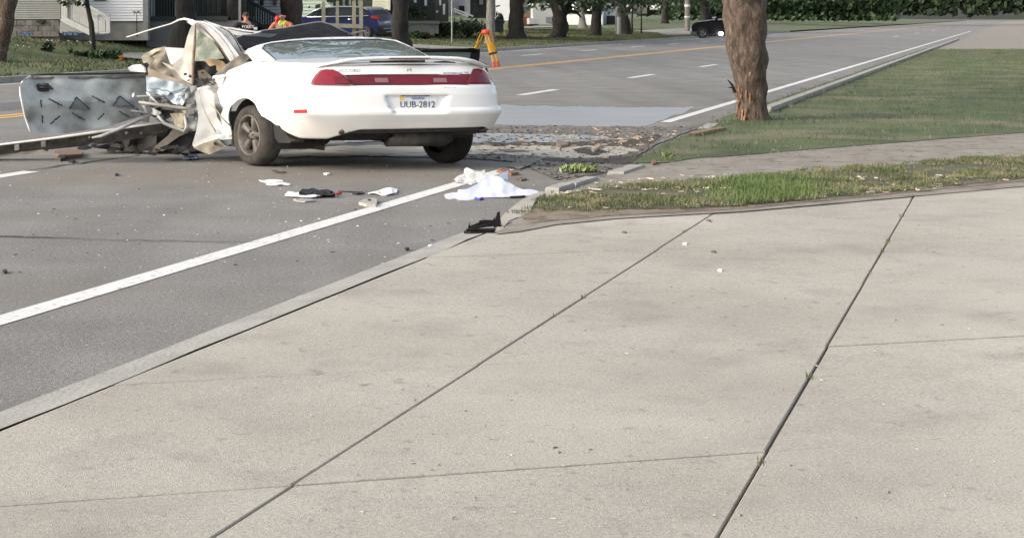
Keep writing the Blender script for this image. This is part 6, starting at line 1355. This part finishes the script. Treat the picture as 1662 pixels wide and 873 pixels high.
slabp([(1118, 217), (1130, 213), (1150, 209), (1166, 206.5), (1180, 207), (1165, 209.5), (1148, 213), (1130, 216.5)], .085, WDB, 'long orange-brown strip of bark on the grass bank')
slabp([(902, 232), (908, 227), (918, 230), (922, 234), (910, 236)], .05, mat('pinkish_wood', (.22, .16, .12), .8), 'pinkish piece of bark in the middle of the mud')
slabp([(960, 241), (968, 236), (975, 233), (972, 238), (964, 243)], .05, mat('pale_wood2', (.42, .34, .24), .8), 'pale upright splinter of wood in the sand streak')
slabp([(1057, 261), (1062, 258), (1066, 263), (1060, 265)], .065, mat('rust_leaf', (.20, .10, .06), .8), 'rust-coloured scrap at the foot of the far grass bank')
slabp([(806, 276), (822, 273), (830, 277), (842, 279.5), (830, 281), (815, 278)], .03, MATS['rust_leaf'], 'rust-coloured bark strip behind the white sheet')
slabp([(838, 289), (848, 288), (855, 289.5), (846, 291.5)], .02, BRK, 'dark brown bark flake right of the white sheet')
for k in range(22):
    px, py = random.uniform(830, 1075), random.uniform(212, 272); 
    if not in_poly(px, py, MUDP): continue
    s_ = random.uniform(4, 10); pl = [(px+s_*math.cos(q)*random.uniform(.6, 1.2), py+.28*s_*math.sin(q)*random.uniform(.5, 1.2)) for q in (0, 1.2, 2.4, 3.6, 4.9)]
    o = slabp(pl, random.uniform(.008, .018), random.choice((BRK, BRK, MATS['dark_chip'], MATS['pale_wood'])), 'loose flake of torn bark in the muddy band beside the car'); o['group'] = 'bark flakes in the mud'; o['category'] = 'bark'
wb_ = flatobj('wood_block', [(86, 247), (95, 243), (118, 242), (134, 245), (133, 250), (112, 252), (95, 250)], .045, mat('reddish_block', (.20, .11, .07), .85, col2=(.13, .10, .08), scale=9), 'reddish brown broken block under the torn sill', 'block')
flatobj('shard', [(93, 254.5), (98, 250), (104, 250), (107, 255), (98, 257)], .04, mat('brown_shard', (.07, .055, .04), .8), 'dark brown shard in front of the reddish block', 'scrap')
flatobj('shard', [(111, 260), (117, 258), (122, 260), (118, 262)], .025, BLACK, 'small black shard below the torn sill', 'scrap')
flatobj('shard', [(186, 282), (189, 280.8), (192, 282), (189, 283.5)], .02, BLACK, 'lone black chip in the middle lane left of the papers', 'scrap')
flatobj('shard', [(4, 438), (8, 436), (12, 438), (8, 440)], .02, BLACK, 'black chip at the lower left on the asphalt', 'scrap')
flatobj('shard', [(657, 401.5), (661, 400.5), (664, 402), (660, 403)], .02, BLACK, 'black pebble-like chip between the edge line and the apron', 'scrap')
flatobj('shard', [(695, 397.5), (700, 396.2), (702, 398), (698, 399)], .02, PAP, 'white chip on the edge of the apron', 'scrap')
heap('rag', [(296, 257), (303, 252), (311, 250.5), (318, 250), (322, 254), (318, 258), (308, 258), (300, 260)], mat('blue_white_cloth', (.65, .70, .85), .7, col2=(.04, .06, .25), scale=22, lo=.45, hi=.55), 'blue and white rag on the ground under the crushed sill', 'cloth', 17.9, 18.2, 250, 259, amp=.03, fr=.15, seed=2, maxe=4, backd=.08)
for k, (x, y) in enumerate(((1112, 394), (1150, 357), (1013, 376), (1169, 437), (1158, 407))):
    flatobj('chip', [(x-4, y), (x, y-1.2), (x+4, y-.3), (x+2, y+1)], .04, PAP if k in (0, 3) else BRK, ('white chip in the middle of the pavement slab', 'brown leaf scrap by the long joint near the grass', 'dark brown leaf fleck on the first slab', 'white chip at the lower right of the slab', 'small brown fleck on the faint cross joint')[k], 'scrap')
litter('pavement_grit', 420, lambda: (random.uniform(500, 1662), 345+528*random.random()**1.2), .002, .007, mat('grit_mix', (.12, .10, .075), .9, col2=(.45, .42, .36), scale=22), 'sparse grit and leaf crumbs over the pavement slabs', 'debris', zz=.033, sel=[(640, 440), (830, 378), (1200, 350), (1662, 310), (1662, 873), (200, 873), (100, 720)])
# clumps of weeds and dry scraps along the ragged verge edge and in the slab joints
WEED = mat('weed', (.06, .085, .03), .8, col2=(.14, .15, .07), scale=6); _p = []
for _ in range(70):
    f_ = random.random(); i_ = f_*6; seq = ((826, 358), (862, 347), (930, 350), (1040, 345), (1160, 341), (1300, 330), (1500, 312)); a_ = seq[int(i_)]; b_ = seq[min(6, int(i_)+1)]; k_ = i_-int(i_)
    g_ = G(a_[0]+(b_[0]-a_[0])*k_+random.gauss(0, 3), a_[1]+(b_[1]-a_[1])*k_+random.gauss(0, 2.2))
    for q in range(random.randint(8, 34)): _p.append((g_.x+random.gauss(0, .035), g_.y+random.gauss(0, .03), .034))
for _ in range(26):
    sl_ = random.choice(s_lines[1:5]); b0_ = SB(sl_, random.uniform(-7, 3.5))
    for q in range(random.randint(4, 14)): _p.append((b0_.x+random.gauss(0, .008), b0_.y+random.gauss(0, .02), .022))
tag(blades('weeds', _p, .035, .008, WEED), 'small weeds along the ragged verge edge and in the slab joints', 'weeds', kind='stuff')
